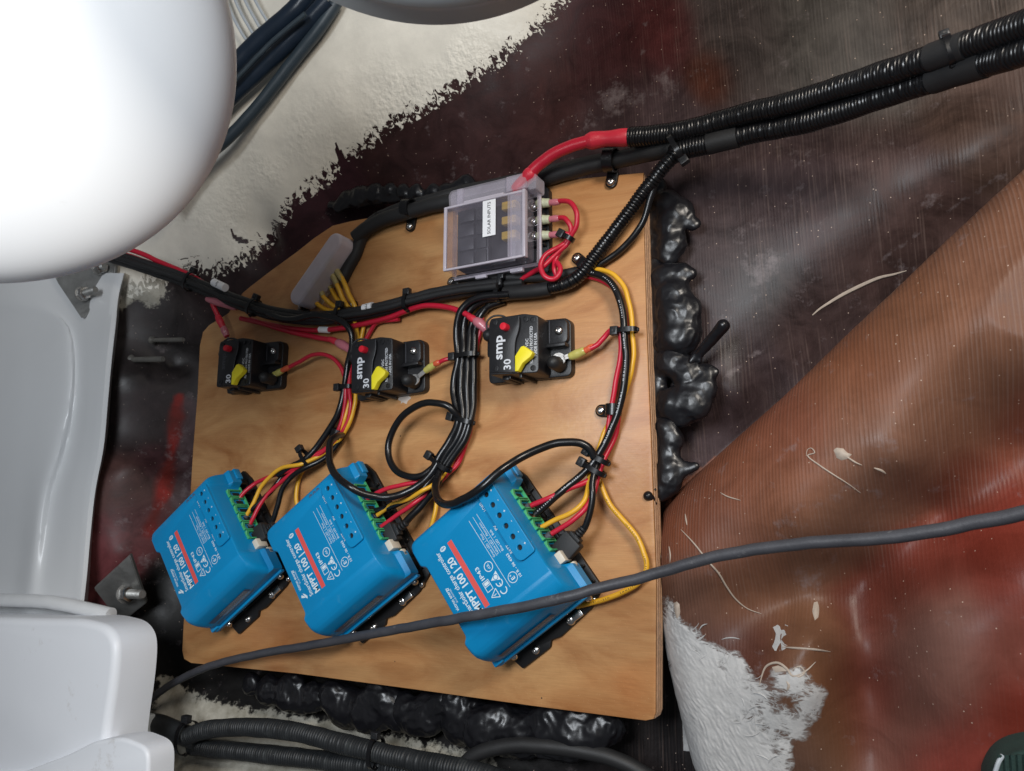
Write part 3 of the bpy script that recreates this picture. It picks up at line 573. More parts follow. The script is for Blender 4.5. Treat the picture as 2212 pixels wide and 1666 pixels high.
def ring(cx, cy, r, w, h, n=24):
    V, F = [], []
    for k in range(n):
        c, s = math.cos(6.28318 * k / n), math.sin(6.28318 * k / n); V += [(cx + (r - w) * c, cy + (r - w) * s, h), (cx + r * c, cy + r * s, h)]
    for k in range(n): a = 2 * k; b = (2 * k + 2) % (2 * n); F.append((a, a + 1, b + 1, b))
    return np.array(V), F
def bar(x0, y0, x1, y1, w, h):
    d = np.array([x1 - x0, y1 - y0]); d = d / np.linalg.norm(d); q = np.array([-d[1], d[0]]) * w / 2
    return np.array([(x0 - q[0], y0 - q[1], h), (x1 - q[0], y1 - q[1], h), (x1 + q[0], y1 + q[1], h), (x0 + q[0], y0 + q[1], h)]), [(0, 1, 2, 3)]
def fpoly(pts, h): return np.array([(x, y, h) for x, y in pts]), [tuple(range(len(pts)))]
H = 56.08
prints = [('title_print', join([txt('SmartSolar charge controller', 5.7, 5.5, 28.7, H, w=57, bold=0.06)])),
 ('model_print', join([txt('MPPT 100 | 20', 8.6, 0, 21.3, H, w=48, bold=0.2)])),
 ('maker_print', join([txt('victron energy', 4.2, -2.5, 37.6, H, w=20, bold=0.05), txt('BLUE POWER', 1.8, -1.0, 34.6, H, w=12)])),
 ('rating_print', join([txt('IP43', 4.8, -1.0, 5.8, H, w=11, bold=0.05)])),
 ('approval_print', join([txt('10 R - 06 4363', 3.2, -12.8, -22.0, H, w=20, bold=0.04), txt('E', 4.6, -19.9, -16.0, H, bold=0.1), txt('4', 2.4, -17.3, -14.9, H, bold=0.05), ring(-19.2, -15.9, 4.2, 0.5, H)])),
 ('lamp_print', join([txt('Green LED  |  Float', 2.7, 12.2, -12.0, H, w=21), txt('Yellow LED  |  Absorption', 2.7, 15.8, -16.1, H, w=28.5), txt('Blue LED  |  Bulk', 2.7, 10.8, -20.6, H, w=19),
   bar(-23.5, -9.9, 37, -9.3, 0.35, H), bar(1.4, -14.1, 37.3, -13.8, 0.3, H), bar(1.4, -18.2, 37.3, -17.9, 0.3, H)])),
 ('terminal_print', join([txt('LOAD', 3.7, 38.3, -25.6, H, w=7.5, bold=0.05), txt('PV', 3.7, 18.7, -25.6, H, bold=0.05), txt('BATT', 3.7, -0.9, -25.9, H, w=7.5, bold=0.05)] +
   [txt(c, 3.6, 43.3 - 9.8 * k, -40.0, 58.4 - (56 - float(topf(43.3 - 9.8 * k))), bold=0.05) for k, c in enumerate('+-+--+')])),
 ('symbol_print', join([ring(-0.9, -3.4, 4.0, 0.6, H), txt('cUL', 3.0, -0.9, -3.4, H, w=4.2, bold=0.05), fpoly([(-14.6, -6.6), (-10.7, 0.9), (-6.8, -6.6)], H), 
   bar(-24.6, 1.0, -17.3, 1.0, 0.6, H), bar(-24.6, 1.0, -20.9, 7.6, 0.6, H + .01), bar(-17.3, 1.0, -20.9, 7.6, 0.6, H + .02), bar(-20.6, 5.6, -21.4, 3.8, 0.4, H), bar(-21.4, 3.8, -20.6, 3.8, 0.4, H + .01), bar(-20.6, 3.8, -21.3, 2.2, 0.4, H + .02),
   bar(-16.2, 2.6, -8.2, 2.6, 0.5, H), bar(-16.2, 8.2, -8.2, 8.2, 0.5, H), bar(-16.2, 2.4, -16.2, 8.4, 0.5, H + .01), bar(-8.2, 2.4, -8.2, 8.4, 0.5, H + .01), bar(-12.2, 2.4, -12.2, 8.4, 0.5, H + .01), fpoly([(-11.4, 3.3), (-9, 3.3), (-9, 7.4), (-11.4, 7.4)], H)])),
 ('ce_print', join([xf(ring(0, 0, 3.3, 0.75, H), (0, 0, 0)), ]))]
def arc(cx, cy, r, w, a0, a1, h, n=14):
    V, F = [], []
    for k in range(n + 1):
        a = math.radians(a0 + (a1 - a0) * k / n); V += [(cx + (r - w) * math.cos(a), cy + (r - w) * math.sin(a), h), (cx + r * math.cos(a), cy + r * math.sin(a), h)]
    for k in range(n): F.append((2 * k, 2 * k + 1, 2 * k + 3, 2 * k + 2))
    return np.array(V), F
prints[-1] = ('ce_print', join([arc(-22.0, -4.2, 3.2, 0.8, 70, 290, H), arc(-15.6, -4.2, 3.2, 0.8, 70, 290, H), bar(-18.4, -4.2, -15.9, -4.2, 0.7, H + .01)]))
MK_RCM = ring(-10.7, -4.0, 2.2, 0.5, H + 0.05)
def logo_geo():
    # pale swallow-like swoosh before the maker's name
    return join([fpoly([(-22.5, 34.0), (-20.5, 33.2), (-18.0, 34.6), (-15.6, 36.9), (-18.6, 36.0), (-20.8, 35.4)], H), fpoly([(-20.6, 35.6), (-18.6, 36.3), (-16.4, 38.6), (-18.4, 39.8), (-19.6, 37.8)], H + .01)])
def fins_geo():
    gs = [gbox(-55, 55, -46, 46, 4, 8, 0.3)]
    for u in np.arange(-50, 51, 12.5): gs.append(gprism([(u - 1.1, -46), (u + 1.1, -46), (u + 1.1, 45), (u - 1.1, 45)], 8, 19.5, 0.2, 1))
    return join(gs)
def controller(i, tx, ty, phi, label):
    phi2 = phi + math.atan2(.805, -.593); c, s = math.cos(phi), math.sin(phi)
    lx, ly = 74.5, -55.6
    t = thing('charge_controller', label, 'charge controller', (tx * KD + c * lx - s * ly, ty * KD + s * lx + c * ly, 0), phi2, 'blue charge controllers in a row on the panel')
    obj('case', CASE, 'blue', t, ang=28); obj('terminal_ridge', BUMP, 'blue', t, ang=30)
    plate = fillet([(-55, -51), (-57, -50), (-63.5, -33), (-66, 0), (-63.5, 9), (-67.5, 13), (-67.5, 43), (-56, 47), (56, 47), (67.5, 43), (67.5, -45.5), (54, -50)], 1.0, 2)
    obj('mounting_plate', gprism(plate[::-1] if False else plate, 0.1, 3.6, 0.4), 'heat', t)
    obj('heatsink', fins_geo(), 'heat', t)
    for u in (41, 27, 12, -5, -20, -34, -48):
        obj('fin', gprism([(u + 5.5, -40), (u - 3, -40), (u - 1.2, -49.8), (u, -50)], 5.0, 7.5, 0.3, 1), 'heat', t)
    # lug tabs of the shell
    for u0, u1, v0, v1 in ((-57.5, -50, 43, 52.5), (50, 62.5, -53.5, -46)): obj('lug', gbox(u0, u1, v0, v1, 17, 25, 1.2), 'blue', t)
    obj('shell_lip', gbox(-58.2, -55.2, -50, 50, 16.5, 21.5, 0.8), 'blue', t)
    obj('shell_lip', gbox(60.5, 63.2, -50, 50, 16.5, 21.5, 0.8), 'blue', t)
    obj('side_label', join([np_quad((-55.65, -18, 27), (-55.65, 38, 27), (-54.6, 38, 38.2), (-54.6, -18, 38.2))]), 'labelg', t)
    gl = []
    for k in range(7):
        z = 36.6 - k * 1.35; x = np.interp(z, [27, 38.2], [-55.75, -54.7]); gl.append(np_quad((x, -15, z), (x, -15 + random.uniform(28, 50), z), (x + 0.04, -15 + 40, z + 0.35), (x + 0.04, -15, z + 0.35)))
    obj('fine_print', join(gl), 'whitep', t)
    for nm, g in prints: obj(nm, g, 'whitep', t)
    obj('logo_print', logo_geo(), 'whitep', t); obj('symbol_ring', MK_RCM, 'blue', t)
    obj('stripe', fpoly([(-24.0, 12.0), (35.0, 12.0), (35.0, 16.6), (-24.0, 16.6)], H), 'stripe', t)
    obj('wireless_print', fpoly([(33.6 + 1.9 * math.cos(a), 22.4 + 2.9 * math.sin(a)) for a in np.linspace(0, 6.0, 18)], H), 'whitep', t)
    obj('wireless_rune', join([bar(33.6, 20.3, 33.6, 24.5, .35, H + .05), bar(33.6, 24.5, 34.7, 23.4, .35, H + .06), bar(34.7, 23.4, 32.6, 21.4, .35, H + .07), bar(32.6, 23.4, 34.7, 21.4, .35, H + .08), bar(34.7, 21.4, 33.6, 20.3, .35, H + .09)]), 'blue', t)
    for k in range(3): 
        zl = float(topf(50.4)) ; obj('indicator_lamp', xf(lathe([(1.9, 0), (1.9, .25), (1.3, .25), (1.2, .05), (.001, .05)], 16), (50.4, -13.4 - 4.7 * k, float(topf(50.4)) + 0.02)), MT['labelg'], t)
    for k in range(6):
        u = 43.3 - 9.8 * k; z = 56.1 - (56 - float(topf(u)))
        obj('terminal_hole', xf(gcyl(2.55, -0.1, 0.12, 16), (u, -34.2, z)), 'darkhole', t)
    # green pluggable block with its six entries
    g = t_green = obj('terminal_block', join([gbox(-17, 43.5, -44.2, -37, 20, 41, 0.5)]), 'green', t)
    for k in range(6):
        u = 36.0 - 9.8 * k
        obj('wire_clamp', join([gprism([(u - 4.2, -44), (u + 4.2, -44), (u + 4.2, -47.4), (u + 1.0, -45.8), (u - 1.0, -45.8), (u - 4.2, -47.4)], 35, 38, 0.4, 1), gbox(u - 4.5, u - 3.3, -47.2, -44, 21, 36, 0.3, 1), gbox(u + 3.3, u + 4.5, -47.2, -44, 21, 36, 0.3, 1)]), 'green', t_green)
        obj('wire_entry', gbox(u - 2.5, u + 2.5, -44.6, -43.8, 22, 31, 0.2, 1), 'darkhole', t_green)
    obj('data_socket', join([gbox(-29, -20, -50, -42, 22, 34, 0.6), gbox(-38, -31, -52, -44, 21, 27, 1.0)]), 'ivory', t)
    obj('circuit_board', gbox(-44, 44, -47, -38, 18.9, 20.2, 0.1, 1), 'green', t)
    screw(t, (-58.2, 38.2, 14.5), 3.0, (-1, 0, 0.35)); screw(t, (-58.2, -41, 14.5), 3.0, (-1, 0, 0.35))
    screw(t, (-62.3, 24.5, 3.6), 3.7); screw(t, (-60.2, -14.5, 3.6), 4.6); screw(t, (-59.5, -39, 3.6), 3.0)
    obj('earth_lug', join([gbox(-64, -57, -27, -17, 3.7, 6.5, 0.8)]), 'steel', t)
    return t
def np_quad(a, b, c, d): return np.array([a, b, c, d], float), [(0, 1, 2, 3)]
controller(0, -.57650, -.13175, 0, 'leftmost and smallest looking blue charge controller, just right of the square steel backing plate')
controller(1, -.34027, -.12721, -.02616, 'middle blue charge controller with a black cable looping over its upper corner')
controller(2, -.10226, -.14340, -.00284, 'rightmost and largest looking blue charge controller, crossed by the loose grey cable')

# ------------------------------------------------------------ circuit breakers
def breaker(tx, ty, phi, label, maker=True):
    t = thing('circuit_breaker', label, 'circuit breaker', (tx * KD, ty * KD, 0), phi, 'black circuit breakers in a row on the panel')
    b = fillet([(2, -51), (4, -54.5), (77, -54.8), (80, -52), (80, -9), (76, -5), (48, -4), (20, -5), (2, -9)], 3, 3)
    obj('base', gprism(b, 0.1, 8, 1.6, 3), 'blackp', t)
    body = fillet([(18, -53), (60, -54.5), (61.5, -52), (61.5, -7), (50, -4.5), (19, -5), (17.5, -9), (17.5, -50)], 2.2, 3)
    g = gprism(body, 7, 35, 1.6, 3); v = g[0]; v[:, 2] = np.where(v[:, 2] > 20, v[:, 2] - np.clip(v[:, 0] - 42, 0, 30) * 0.18, v[:, 2])
    obj('body', g, 'blackp', t)
    # raised left front panel with its S shaped edge
    cur = [(43.0, -53), (42.2, -47), (41.8, -42), (41.9, -34), (42.8, -26), (45.0, -20), (46.2, -14), (46.0, -7)]
    obj('front_panel', gprism([(19.5, -7), (18.8, -51.5)] + cur, 34.8, 36.0, 0.5), 'blackp', t)
    obj('panel_edge_line', gtube([(x, y, 36.0) for x, y in cur], 0.28, 6, 1.5), 'greycab', t)
    obj('screw_block', gprism(fillet([(61, -28), (75.5, -28), (79, -25), (79, -10), (75.5, -6.5), (61, -6.5)], 2, 2), 7, 13, 1.0), 'blackp', t)
    obj('divider', gbox(61, 78.5, -31, -27.5, 7, 17, 0.9), 'blackp', t)
    obj('divider', gbox(62.7, 63.4, -27, -7, 13, 13.6, 0.1, 1), 'greycab', t)
    obj('terminal_block', gprism(fillet([(3, -32), (17.5, -32), (17.5, -7), (3, -9)], 2, 2), 7, 13, 1.0), 'blackp', t)
    screw(t, (71.4, -16.7, 13), 3.9); 
    obj('rivet', xf(g_panhead(2.4, 1.2), (10, -43, 8)), 'galv', t)
    for x, y, z in ((25, -48.5, 36), (24, -9, 36), (57, -10, 32), (57, -50.5, 32), (51, -9, 33)): obj('rivet', xf(lathe([(2.4, 0), (2.4, .5), (1.7, .6), (1.6, .1), (.001, .1)], 16), (x, y, z)), 'blackp', t)
    obj('rubber_cap', xf(lathe([(6.0, 0), (6.3, 2), (5.6, 6), (5.9, 9), (5.6, 13), (3.8, 16.2), (1.5, 17.4), (.001, 17.6)], 24), (70.5, -45.4, 10)), 'blackm', t)
    obj('rubber_cap', xf(lathe([(6.0, 0), (6.3, 2), (5.6, 6), (5.9, 9), (5.6, 13), (3.8, 16.2), (1.5, 17.4), (.001, 17.6)], 24), (9.5, -14.8, 9)), 'blackm', t)
    obj('cap_strap', gtube([(9.5, -12, 24), (9, -4, 24), (14, 1, 22), (22, 1, 18), (26, -3, 14)], 0.9, 8), 'blackm', t)
    obj('reset_button', xf(lathe([(3.2, 0), (3.2, 5.5), (2.8, 6.2), (.001, 6.4)], 20), (34.5, -15.0, 36)), 'button', t)
    lev = [(44.5, -53.5), (47.5, -53.6), (51.5, -47.5), (58.6, -43.0), (60.5, -40.0), (58.8, -37.8), (52.5, -33.2), (50.0, -33.6), (44.5, -41.0)]
    g = gprism(lev, 35.2, 40.5, 0.9, 2); v = g[0]; obj('lever', g, 'lever', t)
    R = rz(math.pi / 2)
    gs = [txt('30', 9.2, 35.7, -46.1, 36.1, math.pi / 2, 0.18, w=8.8)]
    obj('rating_print', join(gs), 'printw', t)
    if maker: obj('maker_print', join([txt('smp', 11.5, 27.2, -31.0, 36.1, math.pi / 2, 0.3, w=20.5)]), 'printw', t)
    else: obj('maker_print', join([txt('smp', 8, 26.8, -27.0, 36.1, math.pi / 2, 0.1, w=17)]), MT['greycab'], t)
    z = lambda x: 35.1 - (x - 42) * 0.18
    gs = [txt('42 VDC', 3.7, 52.2, -31.2, z(52.2), math.pi / 2, 0.05, w=11), txt('IGNITION PROTECTED', 3.7, 55.8, -31.1, z(55.8) + .1, math.pi / 2, 0.05, w=31), txt('MADE IN USA', 3.7, 59.4, -31.4, z(59.4) + .2, math.pi / 2, 0.05, w=19.5)]
    obj('origin_print', join(gs), 'printw', t)
    obj('side_clip', join([gbox(24, 30, -56.5, -53, 2, 24, 0.8), gbox(31, 33, -56, -53, 2, 26, 0.5), gbox(43, 45.5, -57, -53, 3, 30, 0.6)]), 'blackp', t)
    return t
breaker(-.51353, .11194, 0, 'leftmost black 30 amp circuit breaker, beside the rounded left edge of the panel', False)
breaker(-.25122, .07845, .04123, 'middle black 30 amp circuit breaker with yellow lever, above the round black cable loop')
breaker(-.03097, .08436, .00098, 'rightmost black 30 amp circuit breaker, below the clear fuse box')

# ------------------------------------------------------------ cables
def path(pts, h=None):
    return [P(p[0], p[1], p[2] if len(p) > 2 else h) for p in pts]
def wobble(p, dia):
    q = spline(p, 9.0) if len(p) > 2 else np.array(p); n = len(q); 
    if n < 5: return p
    k = random.uniform(0, 99)
    for i in range(2, n - 2): q[i] += np.array([mn.noise(Vector((k, i * .55, 0))), mn.noise(Vector((k, i * .55, 9))), 0.5 * mn.noise(Vector((k, i * .55, 5)))]) * 0.55
    return q
def ring_lug(a, b, r=4.6, w=6.0, hole=True):
    """flat ring terminal: ring centred at a, barrel towards b (both world mm)"""
    a, b = np.array(a), np.array(b); d = b - a; L = np.linalg.norm(d); x = d / L; up = np.array([0, 0, 1.0]); y = np.cross(up, x); y /= np.linalg.norm(y); z = np.cross(x, y)
    R = np.stack([x, y, z], 1); n = 20; V, F = [], []
    g1 = lathe([(2.3, 0), (r, 0), (r, 1.0), (2.3, 1.0), (2.3, 0)], 20); g2 = gbox(r * 0.7, L, -w * .35, w * .35, 0, 1.0, 0.2, 1)
    return xf(join([g1, g2]), a, R)
def cable(label, pts, dia, mat='blackw', h=None, group=None, sleeves=(), lugs=(), corr=None, name='cable', cat='cable', marks=None):
    p = path(pts, h); p = wobble(p, dia); g = gtube(p, dia / 2, 12 if dia < 9 else 20, 2.0, corr)
    if not sleeves and not lugs and not marks:
        return solo(name, g, mat, label, cat, group)
    o = p[0]; t = thing(name, label, cat, o, 0, group)
    obj('jacket', (g[0] - o, g[1]), mat, t)
    for m, sp, d, nm in sleeves:
        q = path(sp, h); r0 = d / 2
        gg = gtube(q, (lambda u, r0=r0: r0 * (1 + 0.07 * math.sin(u * 9 + r0) - 0.22 * max(0, 1 - u * 9) - 0.22 * max(0, 1 - (1 - u) * 9))), 16, 1.0)
        obj(nm, (gg[0] - o, gg[1]), m, t)
    for a, b, r in lugs: gg = ring_lug(P(*a), P(*b), r); obj('ring_terminal', (gg[0] - o, gg[1]), 'tin', t)
    if marks:
        m, dash = marks; sp = spline(p, 1.0); gs = []; k = 4
        while k < len(sp) - 4:
            T_ = sp[k + 1] - sp[k - 1]; T_ /= np.linalg.norm(T_); sd = np.cross([0, 0, 1.0], T_); sd /= np.linalg.norm(sd); upv = np.cross(T_, sd)
            if (k // 9) % 3 != 2:
                c = sp[k] + upv * (dia / 2 + 0.04) ; L_ = 0.22; W_ = random.uniform(.25, .6)
                gs.append((np.array([c - T_ * L_ - sd * W_, c + T_ * L_ - sd * W_, c + T_ * L_ + sd * W_, c - T_ * L_ + sd * W_]) - o, [(0, 1, 2, 3)]))
            k += random.choice([1, 2, 2])
        obj('jacket_print', join(gs), m, t)
    return t
G1, G2, G3 = 'cables of the left bundle', 'cables of the middle bundle', 'cables of the right bundle'
def F3(xs): return xs
# --- long loom across the panel from under the white float
loom = [(215,545,58),(300,572,48),(400,606,30),(470,636,22),(545,664,18),(600,680,15),(690,688,11),(760,680,10),(840,664,10),(900,647,10),(980,630,11),(1075,618,12)]
cable('thick black cable along the top of the loom that dips under the white float', [(x + 2, y - 8, h + 4) for x, y, h in loom], 7.5, 'blackm', group='cables of the long loom')
cable('thick black cable along the underside of the long loom', [(x - 2, y + 7, h) for x, y, h in loom], 7.5, 'blackm', group='cables of the long loom')
cable('black cable buried in the middle of the long loom', [(x, y, h + 7) for x, y, h in loom], 6.5, 'blackm', group='cables of the long loom')
cable('black cable crossing the loom and curling down beside the middle breaker', [(560,668,22),(620,690,24),(680,680,24),(719,685,22),(746,700,20),(760,724,17),(759,757,14),(752,785,12),(747,820,11),(741,853,10),(733,888,10),(711,928,10),(684,966,12),(657,993,16),(622,1012,18),(600,1026,18)], 6.2, group=G1)
cable('red cable, upper of the pair leaving the loom under the white float', [(238,528,62),(300,546,52),(350,568,42),(405,592,32),(440,612,26),(470,632,18)], 5.6, 'red', group='red cables of the long loom')
cable('red cable, lower of the pair leaving the loom under the white float', [(228,540,60),(290,556,50),(345,578,42),(400,600,32)], 5.6, 'red', group='red cables of the long loom')
cable('long red cable from the loom to the left stud of the rightmost breaker', [(520,688,12),(585,702,10),(650,712,9),(700,713,9),(760,705,9),(830,689,9),(880,671,10),(915,661,12),(955,662,14),(990,671,16),(1022,688,16),(1040,700,15)], 5.2, 'red', group='red cables of the long loom',
      sleeves=[('redsleeve', [(1012,683,16),(1030,694,16)], 6.2, 'heat_shrink'), ('pink', [(1026,692,16),(1038,700,16),(1052,713,14)], 8.6, 'heat_shrink')], lugs=[((1072,722,10), (1054,712,12), 4.5)])
cable('red cable sloping down to the left stud of the middle breaker', [(540,690,12),(590,706,11),(640,720,11),(690,730,12),(725,737,13),(745,746,13)], 5.2, 'red', group='red cables of the long loom',
      sleeves=[('redsleeve', [(712,732,13),(732,741,13)], 6.4, 'heat_shrink'), ('pink', [(728,739,13),(745,748,13),(760,757,12)], 8.8, 'heat_shrink')], lugs=[((778,766,9), (760,757,10), 4.5)])
cable('red cable folded back on itself above the leftmost breaker', [(530,668,12),(515,662,14),(485,655,20),(458,648,22),(462,664,20),(474,690,16),(484,712,13),(490,728,12)], 5.4, 'red', group='red cables of the long loom',
      sleeves=[('pink', [(448,646,22),(470,652,22),(495,660,18),(512,664,15)], 8.4, 'heat_shrink'), ('redsleeve', [(470,682,17),(482,708,14)], 7.4, 'heat_shrink'), ('pink', [(482,706,14),(490,726,12)], 7.4, 'heat_shrink')], lugs=[((500,748,9), (492,730,10), 4.5)])
# --- left bundle
cable('red cable arching from the right stud of the leftmost breaker', [(612,799,12),(625,793,14),(649,780,16),(671,768,17),(695,765,16),(719,774,14),(738,796,12),(746,823,11),(747,839,11),(746,866,10),(742,893,9),(733,925,9),(722,950,8),(700,972,9),(676,985,12),(650,1006,17),(618,1020,17),(595,1026,16),(553,1043,17),(530,1061,22),(512,1085,26),(506,1092,27)], 4.0, 'red', group=G1,
      sleeves=[('orange', [(608,801,12),(627,792,14)], 5.4, 'sleeve'), ('yelsleeve', [(590,810,11),(600,806,11),(612,799,12)], 6.4, 'sleeve')], lugs=[((578,816,14.5), (596,808,12), 5.0)])
cable('red cable running down beside the middle breaker into the left bundle', [(862,690,6),(812,700,6),(792,730,5),(765,770,6),(757,796,9),(754,839,10),(758,872,10),(752,907,9),(741,931,9),(720,956,8),(690,982,10),(662,1000,14),(618,1032,18),(592,1055,18),(565,1085,22),(548,1117,26),(540,1133,27)], 4.0, 'red', group=G1)
cable('yellow cable at the right side of the left bundle', [(758,672,6),(768,700,6),(774,735,6),(772,790,6),(769,840,7),(767,870,8),(761,897,8),(752,920,8),(730,955,7),(703,978,7),(680,990,12),(650,1003,20),(609,1011,22),(583,1030,22),(562,1056,23),(547,1088,25),(531,1116,27)], 4.0, 'yellow', group=G1)
cable('yellow cable between the two red cables of the left bundle', [(786,705,5),(780,735,5),(775,790,5),(762,840,6),(753,874,7),(745,905,8),(736,930,7),(715,965,6),(690,990,5),(656,1015,5),(643,1045,5),(640,1080,6),(646,1110,6)], 4.0, 'yellow', group=G1)
cable('black cable from the left bundle down to the plug of the leftmost controller', [(752,915,6),(730,960,6),(700,990,10),(656,1013,18),(630,1030,20),(610,1056,22),(601,1088,22),(592,1118,22),(582,1140,22)], 5.2, group=G1)
cable('black cable entering the third terminal of the leftmost controller', [(700,995,5),(655,1012,10),(620,1020,12),(585,1062,18),(550,1095,24),(524,1111,27)], 5.0, group=G1)
cable('black cable looping from the left bundle over the corner of the middle controller', [(738,940,12),(728,942,26),(716,951,36),(711,975,46),(713,1000,54),(722,1022,60),(737,1038,62),(758,1053,62),(783,1066,56),(812,1073,48),(842,1074,42),(869,1067,36),(894,1055,32),(915,1040,28),(934,1019,24),(946,1000,22)], 6.4, group='black looping cables')
# --- round loop and middle bundle
cable('black cable bent into a round loop left of the middle bundle', [(994,905,16),(985,893,20),(972,880,24),(953,872,26),(926,870,27),(894,880,26),(863,907,24),(845,940,22),(838,972,22),(844,1001,23),(863,1022,24),(890,1031,25),(915,1026,24),(936,1010,22)], 6.2, group='black looping cables')
mid = [[(1100,636,16),(1040,642,18),(1013,653,18),(994,675,18),(987,707,16),(988,749,14),(990,775,14),(980,830,13),(985,880,14),(990,910,15),(975,945,15),(950,985,18),(938,1008,20)],
       [(1100,642,10),(1049,648,12),(1023,662,12),(1006,686,12),(1001,717,11),(1001,760,12),(996,800,13),(996,850,13),(1000,905,14),(988,945,15),(962,985,16),(950,1008,16)],
       [(1060,655,6),(1040,680,6),(1028,707,7),(1024,760,8),(1023,830,9),(1022,870,9),(1017,908,11),(1003,950,12),(980,985,13),(962,1012,14)],
       [(1090,650,5),(1050,665,6),(1020,700,6),(1012,760,9),(1009,830,11),(1010,870,11),(1009,908,12),(996,950,13),(972,985,14),(956,1010,15)]]
labs = ['outermost black cable on the left side of the middle bundle', 'second black cable from the left in the middle bundle', 'black cable on the right side of the middle bundle', 'innermost black cable of the middle bundle']
for m_, l_ in zip(mid, labs): cable(l_, m_, 6.6, group=G2)
cable('yellow cable showing between the black cables above the middle tie', [(1035,665,3),(1016,700,4),(1013,735,4),(1012,765,5),(1010,900,4),(995,960,5),(970,1010,10),(938,1046,24),(915,1059,30),(884,1077,28),(848,1090,27),(815,1113,27)], 3.8, 'yellow', group=G2)
cable('red cable from the right stud of the middle breaker', [(947,784,14),(962,777,14),(985,775,10),(1010,780,5),(1020,900,4),(1000,975,4),(975,1015,8),(932,1057,18),(894,1088,26),(863,1109,27),(824,1138,27)], 4.0, 'red', group=G2,
      sleeves=[('orange', [(938,787,14),(951,782,14)], 5.4, 'sleeve'), ('yelsleeve', [(918,802,12),(928,795,12),(940,787,13)], 6.6, 'sleeve')], lugs=[((896,821,14.5), (922,799,12), 5.2)])
cable('red cable between the purple heat shrink and the rightmost breaker', [(1075,640,4),(1055,652,5),(1044,672,5),(1040,700,5),(1032,740,4),(1024,800,3),(1018,900,3),(990,1000,5),(955,1030,14),(911,1041,20),(873,1047,24),(842,1054,26),(811,1067,27),(790,1081,27)], 4.0, 'red', group=G2)
cable('black cable to the second terminal of the middle controller', [(950,1010,16),(936,1028,22),(915,1055,26),(880,1078,26),(840,1096,26),(804,1106,27)], 5.6, group=G2)
cable('thick black cable from the middle bundle to the plug of the middle controller', [(958,1015,14),(940,1055,18),(910,1092,20),(885,1118,22),(870,1136,22)], 6.4, group=G2)
cable('yellow cable reappearing below the middle tie beside the middle controller', [(940,1060,6),(942,1088,6),(938,1115,7),(930,1145,7),(915,1180,6)], 4.0, 'yellow', group=G2)
cable('black cable arching over the top corner of the rightmost controller', [(952,1008,18),(944,1036,24),(941,1062,36),(950,1084,50),(972,1090,60),(1009,1074,65),(1040,1053,66),(1082,1017,60),(1118,993,50),(1155,974,42),(1191,961,36),(1223,955,32),(1253,958,28),(1272,968,25),(1284,988,22)], 6.4, group='black looping cables')
# --- right bundle
cable('thick black cable sweeping down the right side of the panel', [(1255,588,8),(1277,590,10),(1313,605,12),(1336,639,13),(1345,675,14),(1348,717,15),(1353,771,14),(1348,832,14),(1334,893,14),(1315,940,15),(1295,979,17),(1277,1006,18),(1240,1040,22),(1213,1062,25),(1185,1086,26),(1156,1112,27)], 6.0, group=G3, marks=('printw', 1))
cable('yellow cable running down the outside of the right bundle', [(1262,590,4),(1290,582,7),(1324,593,9),(1345,616,9),(1357,645,9),(1366,709,9),(1368,771,8),(1360,820,7),(1345,862,6),(1325,900,5),(1305,935,5),(1292,975,6),(1278,1010,10),(1270,1055,20),(1261,1083,25),(1236,1107,27),(1202,1122,27),(1170,1139,27)], 4.0, 'yellow', group=G3)
cable('red cable peeping out behind the upper curve of the right bundle', [(1255,596,5),(1290,602,5),(1324,622,5),(1343,654,5),(1352,690,5),(1350,760,4),(1345,850,4),(1338,893,5),(1326,950,6),(1306,990,12),(1296,1018,16),(1282,1065,20),(1262,1102,25),(1232,1128,27),(1192,1153,27)], 4.2, 'red', group=G3)
cable('red cable from the right stud of the rightmost breaker into the right bundle', [(1275,753,14),(1290,745,13),(1306,728,12),(1320,714,13),(1336,712,13),(1341,735,11),(1341,770,10),(1333,810,9),(1324,864,8),(1316,905,7),(1310,960,7),(1290,1010,10),(1272,1038,16),(1235,1053,22),(1191,1074,27),(1148,1092,27)], 4.4, 'red', group=G3,
      sleeves=[('orange', [(1262,759,13),(1284,747,13)], 5.6, 'sleeve'), ('yelsleeve', [(1230,771,12),(1244,766,12),(1264,757,13)], 7.4, 'sleeve')], lugs=[((1207,777,15), (1234,768,12), 5.6)])
cable('black cable hanging from the right bundle to the plug of the rightmost controller', [(1300,985,14),(1287,1010,20),(1280,1040,24),(1280,1064,26),(1275,1105,26),(1262,1142,25),(1250,1156,24)], 5.2, group=G3)
cable('loose yellow cable snaking down the right margin of the panel to the rightmost controller', [(1288,1010,8),(1297,1044,8),(1317,1088,8),(1350,1128,8),(1375,1158,8),(1392,1196,8),(1397,1226,8),(1388,1250,8),(1353,1276,7),(1300,1296,6),(1262,1306,6),(1245,1310,6)], 4.2, 'yellow', group=G3, marks=('ink', 1))
cable('thin black cable hugging the underside of the sloping conduit', [(1420,380,20),(1404,432,16),(1389,478,13),(1365,515,10),(1328,550,7),(1290,575,6)], 5.4, group=G3)
